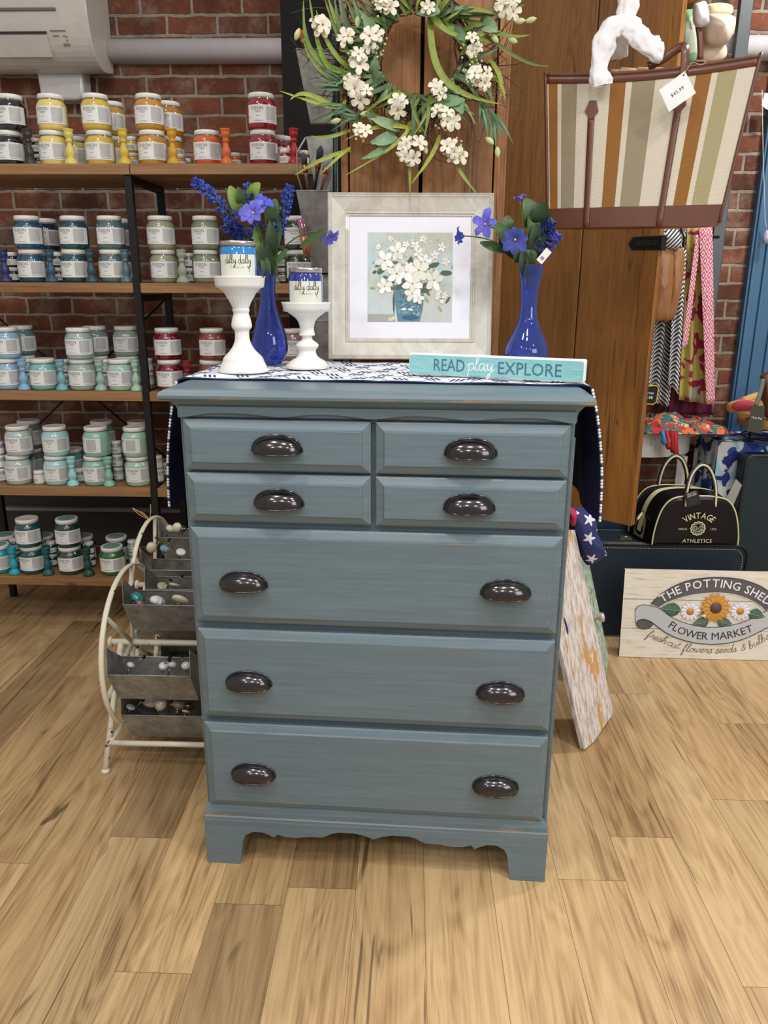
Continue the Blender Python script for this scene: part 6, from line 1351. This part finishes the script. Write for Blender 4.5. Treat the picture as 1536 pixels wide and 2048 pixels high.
# blue floral cloth over a table at the right
def print_mat(name, base, spots, scale, rough=.8, thr=.55, lace=None):
    g = N(name); col = lin(base)
    for i, (c, sc_, th, seed) in enumerate(spots):
        nz = g.noise(g.coord(loc=(seed, seed*1.7, seed*.3)), sc_, 2, .4, .6); col = g.mix(g.ramp(nz, [(th, BW(0)), (th+.02, BW(1))]), col, lin(c))
    g.out(col, rough); return g.m
m_bf = print_mat('blue_floral', (206, 208, 204), [((150, 190, 206), 9, .55, 3), ((52, 80, 150), 11, .52, 1), ((28, 44, 116), 14, .57, 9)], 1)
c1x = at(1440, 890, 1.62).x+.03; CTZ = at(1470, 892, 1.60).z
rt_ = thing('display_table', 'dark side table under the blue floral cloth at the right edge', 'table', ((c1x+2.1)/2, 1.84, 0)); mb = MB(); mb.box((0, 0, CTZ-.02), (2.1-c1x-.01, .26, .03)); mb.build('tabletop', m_case_rim, rt_)
for sx__ in (-1, 1):
    for sy__ in (-1, 1): mb = MB(); mb.box((sx__*((2.1-c1x)/2-.03), sy__*.10, (CTZ-.035)/2), (.035, .035, CTZ-.035)); mb.build('leg', m_case_rim, rt_)
mb = MB(); xx0, xx1 = c1x-.004, 2.1
mb.grid(lambda u, v: (xx0+(xx1-xx0)*u, 1.70+.27*v, CTZ-.003+.001*math.sin(u*20)), 20, 8)
mb.grid(lambda u, v: (xx0+(xx1-xx0)*u, 1.70-.008*math.sin(u*30)*v-.006*v, CTZ-.003-(.40-.10*abs(math.sin(u*3)))*v), 40, 12)
mb.grid(lambda u, v: (xx0-.012*math.sin(u*22)*v-.012*v, 1.70+.27*u, CTZ-.003-.36*v), 24, 10)
tag(mb.build('floral_cloth', m_bf, weld=True), 'white cloth with blue flowers draped over the dark table at the right edge', 'cloth')
mb = MB(); a, b, c, d = [at(x, y, 1.50) for x, y in ((1472, 958), (1484, 970), (1466, 1012), (1453, 996))]; mb.add([a, b, c, d]+[p+V((0, .002, 0)) for p in (a, b, c, d)], [(3, 2, 1, 0), (4, 5, 6, 7), (0, 1, 5, 4), (1, 2, 6, 5), (2, 3, 7, 6), (3, 0, 4, 7)]); tag(mb.build('price_tag', mat('tag_shade', (150, 148, 144), .7)), 'grey-white price tag hanging from the blue floral cloth', 'tag')
# scarf heap on the table
m_sc = print_mat('bright_scarf', (70, 96, 92), [((206, 190, 160), 30, .55, 2), ((216, 110, 60), 22, .52, 5), ((190, 40, 44), 20, .56, 8), ((36, 110, 106), 32, .60, 11), ((30, 46, 70), 36, .62, 14), ((120, 140, 70), 34, .66, 17)], 1)
scf = thing('floral_scarf', 'crumpled multicoloured floral scarf heaped on the white half-round table', 'scarf', (tx+.12, 1.79, TZ)); mb = MB()
sA_ = at(1282, 845, 1.70); sB_ = at(1462, 850, 1.70); wS = (sB_.x-sA_.x)/2; xC = (sA_.x+sB_.x)/2-scf.location.x
def heap(u, v):
    x = -wS+2*wS*u; y = -.13+.26*v; e = max(0, 1-(2*u-1)**4)*max(0, 1-(2*v-1)**4); f_ = mn.noise(V((x*14, y*14, 1)))*.5+mn.noise(V((x*30+y*20, y*10, 3)))*.35
    return (xC+x+.01*f_, y, .004+e*(.068-.03*u+.075*f_) if True else 0)
mb.grid(heap, 60, 30); mb.grid(lambda u, v: (xC+wS*(-1+2*u), -.13+.26*v, .001), 2, 2); mb.build('cloth_heap', m_sc, scf, weld=True)
mb = MB()
for i, (px, c0_, ln_) in enumerate(((1325, 0, .05), (1334, 1, .07), (1343, 2, .085), (1350, 1, .10), (1352, 2, .12))):
    p = at(px, 866, 1.655)-scf.location; p.z = .01; mb.tube([p+V((0, .05, 0)), p, p+V((.004, -.012, -ln_*.4)), p+V((.007, -.012, -ln_*.8)), p+V((.007, -.012, -ln_))], [.008, .010, .007, .013, .004], 8, c0_)
mb.build('tassels', [mat('tassel_blue', (52, 130, 190), .8), mat('tassel_red', (186, 34, 40), .8), mat('tassel_red2', (150, 24, 30), .8)], scf)
ov = at(1425, 868, 1.66)-scf.location
# chalk price sign clipped beside the scarves
ps = thing('scarf_price_sign', 'small black chalk sign reading Scarves on a clip behind the door edge', 'sign'); o = at(1296, 790, 1.75); ps.location = o; kk = mpp(o)
mb = MB(); mb.prism([(x*kk, z*kk) for x, z in ((-20, 16), (14, 19), (19, 14), (18, -14), (12, -19), (-18, -16))], 0, .004); mb.build('board', mat('chalkboard', (20, 22, 24), .8), ps)
mb = MB(); mb.tube([(x*kk, 0, z*kk) for x, z in ((-20, 16), (14, 19), (19, 14), (18, -14), (12, -19), (-18, -16))], .003, 6, closed=True); mb.build('yellow_border', mat('chalk_yellow', (206, 176, 60), .7), ps)
mb = MB(); put_text(mb, 'Scarves', .017, lambda x, y: (x-.001, -.0035, y+.004), 0, .95, .01); put_text(mb, '$8.98', .019, lambda x, y: (x, -.0035, y-.017), 0, .95, .01); mb.build('chalk_lettering', mat('chalk', (224, 224, 220), .8), ps)
mb = MB(); mb.tube([(-.01, .005, -19*kk), (-.02, .01, -(o.z-TZ)+.002)], .003, 6); mb.lathe([(.028, 0), (.026, .045), (.034, .05), (.0005, .05)], 16, 1, (-.02, .01, -(o.z-TZ)+.002)); mb.build('stand', [m_blackmetal, m_galv], ps)
# rolling post carrying scarves
pX = at(1462, 240, 1.92).x
post = thing('display_post', 'dark grey metal display post behind the tote bag and scarves', 'rack', (pX-.01, 1.885, TZ)); mb = MB(); mb.box((0, 0, (2.7-TZ)/2+.001), (.05, .03, 2.7-TZ)); mb.build('upright', mat('post_grey', (84, 86, 88), .4, .5), post, bevel=.003)
mb = MB(); 
for zz in (1.62, 2.50): mb.tube([(-.38, -.03, zz-TZ), (.0, -.015, zz-TZ)], .006, 8)
mb.build('hanging_arm', m_blackmetal, post)
def drape(name, label, outline_top, outline_bot, Y, mt, folds, amp, seed=0, nv=26, nu=40, curve=0.0, thick=.002, mats=None):
    (xa, ya), (xb, yb) = outline_top; (xc, yc), (xd, yd) = outline_bot
    A, B_, C_, D_ = at(xa, ya, Y), at(xb, yb, Y), at(xc, yc, Y), at(xd, yd, Y); t = thing(name, label, 'scarf', A); mb = MB()
    def P(u, v):
        p = A.lerp(B_, u).lerp(C_.lerp(D_, u), v)-A; return p+V((curve*math.sin(PI*v), -amp*math.sin(u*folds*2*PI+seed+v*1.2)*(.4+.6*v), 0))
    mb.grid(P, nu, nv); mb.build('cloth', mt, t, weld=True, solid=thick); return t, A
def chevron():
    g = N('bw_chevron'); s = g.n('ShaderNodeSeparateXYZ', {0: g.coord()}); z = g.math('ADD', s.outputs[2], g.math('MULTIPLY', g.math('PINGPONG', g.math('ADD', s.outputs[0], 1.0), .075), 1.1)); q = g.math('GREATER_THAN', g.math('SINE', g.math('MULTIPLY', z, 350)), 0.0)
    g.out(g.mix(q, lin((40, 42, 52)), lin((214, 214, 216))), .8); return g.m
m_chev = chevron()
drape('striped_scarf', 'black and white chevron striped scarf hanging behind the door edge', ((1318, 458), (1372, 462)), ((1292, 800), (1340, 815)), 1.78, m_chev, 2.6, .014)
drape('striped_scarf', 'second fold of black and white striped scarf beside the yellow scarf', ((1350, 500), (1373, 500)), ((1335, 770), (1358, 790)), 1.74, m_chev, 1.4, .010, 1)
def diamond():
    g = N('pink_diamond'); s = g.n('ShaderNodeSeparateXYZ', {0: g.coord()}); x = g.math('ABSOLUTE', g.math('SUBTRACT', g.math('PINGPONG', g.math('ADD', s.outputs[0], 2.012), .024), .012)); z = g.math('PINGPONG', g.math('ADD', s.outputs[2], 4.0), .028)
    d = g.math('ADD', x, g.math('MULTIPLY', z, .6)); q = g.math('GREATER_THAN', g.math('SINE', g.math('MULTIPLY', d, 620)), -.1); g.out(g.mix(q, lin((190, 70, 110)), lin((222, 190, 192))), .8); return g.m
m_pd = diamond(); m_yf = print_mat('yellow_poppy', (172, 158, 84), [((140, 24, 60), 16, .57, 4), ((150, 156, 140), 12, .63, 7)], 1)
drape('poppy_scarf', 'long yellow scarf with maroon flowers hanging behind the pink patterned one', ((1374, 452), (1408, 452)), ((1358, 800), (1416, 808)), 1.80, m_yf, 2.2, .014, 2)
drape('diamond_scarf', 'pink diamond-patterned scarf end hanging right of the yellow scarf', ((1398, 452), (1425, 452)), ((1412, 808), (1431, 809)), 1.76, m_pd, .6, .006, 0)
drape('diamond_scarf', 'pink diamond-patterned scarf strand crossing left over the yellow scarf', ((1392, 470), (1402, 470)), ((1362, 700), (1376, 690)), 1.765, m_pd, .4, .004, 1)
drape('maroon_scarf', 'dark maroon scarf fringe low behind the yellow scarf', ((1368, 640), (1412, 650)), ((1335, 826), (1425, 830)), 1.86, mat('maroon', (90, 20, 52), .8), 3, .01)
lb = thing('leather_strap_bag', 'folded tan leather straps of a bag hanging over the striped scarf', 'bag'); oL = at(1330, 560, 1.70); lb.location = oL; m_tan = mat('tan_leather', (150, 100, 56), .42, 0, .1, .12, 12)
pillow([(1316, 494), (1345, 496), (1346, 560), (1338, 636), (1328, 641), (1307, 637), (1310, 570)], 1.70, .016, m_tan, 'wide_strap', lb, oL, 1)
pillow([(1346, 500), (1368, 500), (1366, 560), (1350, 634), (1342, 640), (1334, 636), (1340, 580)], 1.71, .014, m_tan, 'narrow_strap', lb, oL, 3)
pillow([(1320, 462), (1358, 460), (1360, 495), (1322, 492)], 1.69, .02, m_chev, 'striped_top', lb, oL, 5); mb = MB(); mb.tube([at(1362, 456, 1.68)-oL, at(1368, 475, 1.68)-oL, at(1366, 495, 1.68)-oL], .005, 8); mb.build('ring_clip', m_blackmetal, lb)
# rolled pale scarf and green one at the top right
rs = thing('rolled_scarf', 'rolled cream and blush scarf tied on the post above the tote', 'scarf'); oR = at(1435, 55, 1.62); rs.location = oR; m_pale = mat('blush_cloth', (224, 204, 184), .8, var=.1, bump=.5, bs=40)
pillow([(1404, 12), (1436, 6), (1464, 12), (1462, 30), (1440, 34), (1412, 32)], 1.62, .03, mat('cream_cloth', (226, 216, 176), .8, bump=.5, bs=40), 'cream_end', rs, oR, 2)
pillow([(1412, 30), (1440, 28), (1466, 34), (1470, 48), (1464, 70), (1450, 90), (1425, 94), (1408, 82), (1406, 55)], 1.60, .05, m_pale, 'rolled_cloth', rs, oR, 4)
pillow([(1406, 86), (1450, 90), (1448, 118), (1402, 120)], 1.64, .02, m_pale, 'hanging_end', rs, oR, 7)
gs = thing('green_scarf', 'pale green and white scarf hanging between the door edge and the rolled scarf', 'scarf'); oG = at(1380, 60, 1.86); gs.location = oG
pillow([(1368, 14), (1392, 16), (1396, 60), (1392, 118), (1366, 120), (1364, 60)], 1.86, .03, print_mat('green_white', (206, 216, 196), [((140, 186, 130), 9, .52, 3)], 1), 'cloth', gs, oG, 2)
hb = thing('handbag', 'brown-strapped bag with white tissue wrap hanging behind the tote', 'bag'); oH = at(1400, 40, 1.50); hb.location = oH
mb = MB(); strip(mb, [at(x, y, 1.50)-oH for x, y in ((1392, 20), (1396, 50), (1400, 80), (1401, 118))], .020); mb.build('strap', m_brown, hb, solid=.004, weld=True)
pillow([(1388, 6), (1412, 4), (1418, 40), (1412, 50), (1396, 52), (1388, 40)], 1.48, .02, m_tis, 'tissue_wrap', hb, oH, 3)
pillow([(1362, 0), (1408, -30), (1410, 6), (1370, 14)], 1.50, .04, m_tan, 'bag_bottom', hb, oH, 6)
# blue door casing at the right edge
bx0, bx1 = at(1522, 60, WY-.03).x, 1.95
mb = MB(); mb.box((1.66, WY-.02, 1.25), (.22, .04, 2.5)); 
for q in (-.09, -.04, .02): mb.box((1.66+q, WY-.045, 1.25), (.02, .012, 2.5))
ob = mb.build('trim_2', mat('casing_blue', (62, 104, 138), .5), bevel=.003); ob['kind'] = 'structure'
# wooden riser with bread-basket style cloth band, green tag, hanging sandal ornament
RZ = at(1500, 832, 1.60).z; rs_ = thing('cake_stand', 'round wooden-topped riser on black wire legs at the right edge', 'stand', (at(1560, 840, 1.72).x, 1.72, CTZ)); hr = RZ-CTZ-.018
mb = MB(); mb.lathe([(.0005, hr-.042), (.165, hr-.042), (.168, hr-.038), (.168, hr), (.0005, hr)], 48); mb.build('wooden_top', wood('riser_wood', (170, 130, 84), (110, 76, 44), 'x', .5, .6, False), rs_)
mb = MB()
for a in (3.3, 4.2, 5.2, 1.0, 2.2): mb.tube([(.12*math.cos(a), .12*math.sin(a), hr-.03), (.13*math.cos(a), .13*math.sin(a), .0)], .003, 6)
mb.tube([(.145*math.cos(2*PI*i/30), .145*math.sin(2*PI*i/30), .02) for i in range(30)], .003, 6, closed=True); mb.build('wire_legs', m_blackmetal, rs_)
bn = thing('fabric_headband', 'yellow, blue and pink woven headband resting on the wooden riser', 'headband', (at(1522, 800, 1.70).x, 1.70, RZ+.042))
g = N('woven_band'); s = g.n('ShaderNodeSeparateXYZ', {0: g.coord()}); nz = g.math('FRACT', g.math('MULTIPLY', g.math('ADD', g.math('ADD', s.outputs[0], s.outputs[1]), 3.0), 5.2)); g.out(g.ramp(nz, [(0, (206, 166, 90)), (.40, (206, 166, 90)), (.41, (66, 90, 140)), (.62, (66, 90, 140)), (.63, (186, 70, 90)), (.78, (186, 70, 90)), (.79, (206, 166, 90))], 'CONSTANT'), .8)
mb = MB(); mb.tube([(.115*math.cos(2*PI*i/40), .09*math.sin(2*PI*i/40), .012*math.sin(2*PI*i/40*2)+.02*math.cos(2*PI*i/40)) for i in range(40)], .020, 12, closed=True, flat=1.2); mb.build('band', g.m, bn)
mb = MB(); mb.tube([(.10*math.cos(2*PI*i/40), .085*math.sin(2*PI*i/40), -.035+.0*i) for i in range(40)], .012, 10, closed=True); mb.build('lower_band', g.m, bn)
tb2 = thing('leather_bag', 'brown bag with grey-green strap and dark olive hang tag at the right edge', 'bag'); oT = at(1528, 800, 1.58); tb2.location = oT
mb = MB(); strip(mb, [at(x, y, 1.56)-oT for x, y in ((1526, 758), (1522, 780), (1512, 812))], .018); mb.build('strap', mat('strap_sage', (110, 124, 112), .6), tb2, solid=.003, weld=True)
pillow([(1524, 752), (1545, 748), (1550, 830), (1528, 828)], 1.60, .03, mat('brown_bag', (84, 52, 34), .5), 'bag_body', tb2, oT)
mb = MB(); q = [at(x, y, 1.52)-oT for x, y in ((1503, 812), (1530, 812), (1524, 868), (1494, 862))]; mb.add(q+[p+V((0, .002, 0)) for p in q], [(3, 2, 1, 0), (4, 5, 6, 7), (0, 1, 5, 4), (1, 2, 6, 5), (2, 3, 7, 6), (3, 0, 4, 7)])
ctr = sum(q, V((0, 0, 0)))/4; put_text(mb, 'Myra Bag', .012, lambda x, y: ctr+V((x, -.0015, y+.002+x*-.1)), 1, .95); mb.build('hang_tag', [mat('tag_olive', (58, 58, 46), .6), mat('tag_print2', (214, 214, 204), .6)], tb2)
nk = thing('necklace', 'thin necklace with a pale glass pendant hanging on the blue casing', 'necklace'); oN = at(1532, 460, 1.90); nk.location = oN
mb = MB(); mb.tube([at(x, y, 1.92)-oN for x, y in ((1524, 180), (1526, 300), (1530, 440), (1536, 470))], .0015, 6); mb.build('cord', mat('cord_white', (214, 210, 196), .6), nk)
mb = MB(); p = at(1534, 466, 1.91)-oN; mb.lathe([(.0005, -.045), (.012, -.04), (.017, -.02), (.012, .0), (.006, .012), (.0005, .014)], 16, 0, tuple(p)); mb.build('pendant', mat('pendant_lilac', (170, 170, 200), .15, 0, .8), nk)
pt = thing('hanging_tag', 'white card tag hanging against the blue casing beside the tote', 'tag'); oP = at(1532, 205, 1.90); pt.location = oP
mb = MB(); q = [at(x, y, 1.92)-oP for x, y in ((1530, 186), (1548, 186), (1548, 222), (1532, 218), (1523, 210))]; mb.add(q+[p+V((0, .002, 0)) for p in q], [(4, 3, 2, 1, 0), (5, 6, 7, 8, 9)]); mb.build('card', mat('tag_card', (226, 228, 228), .6), pt)
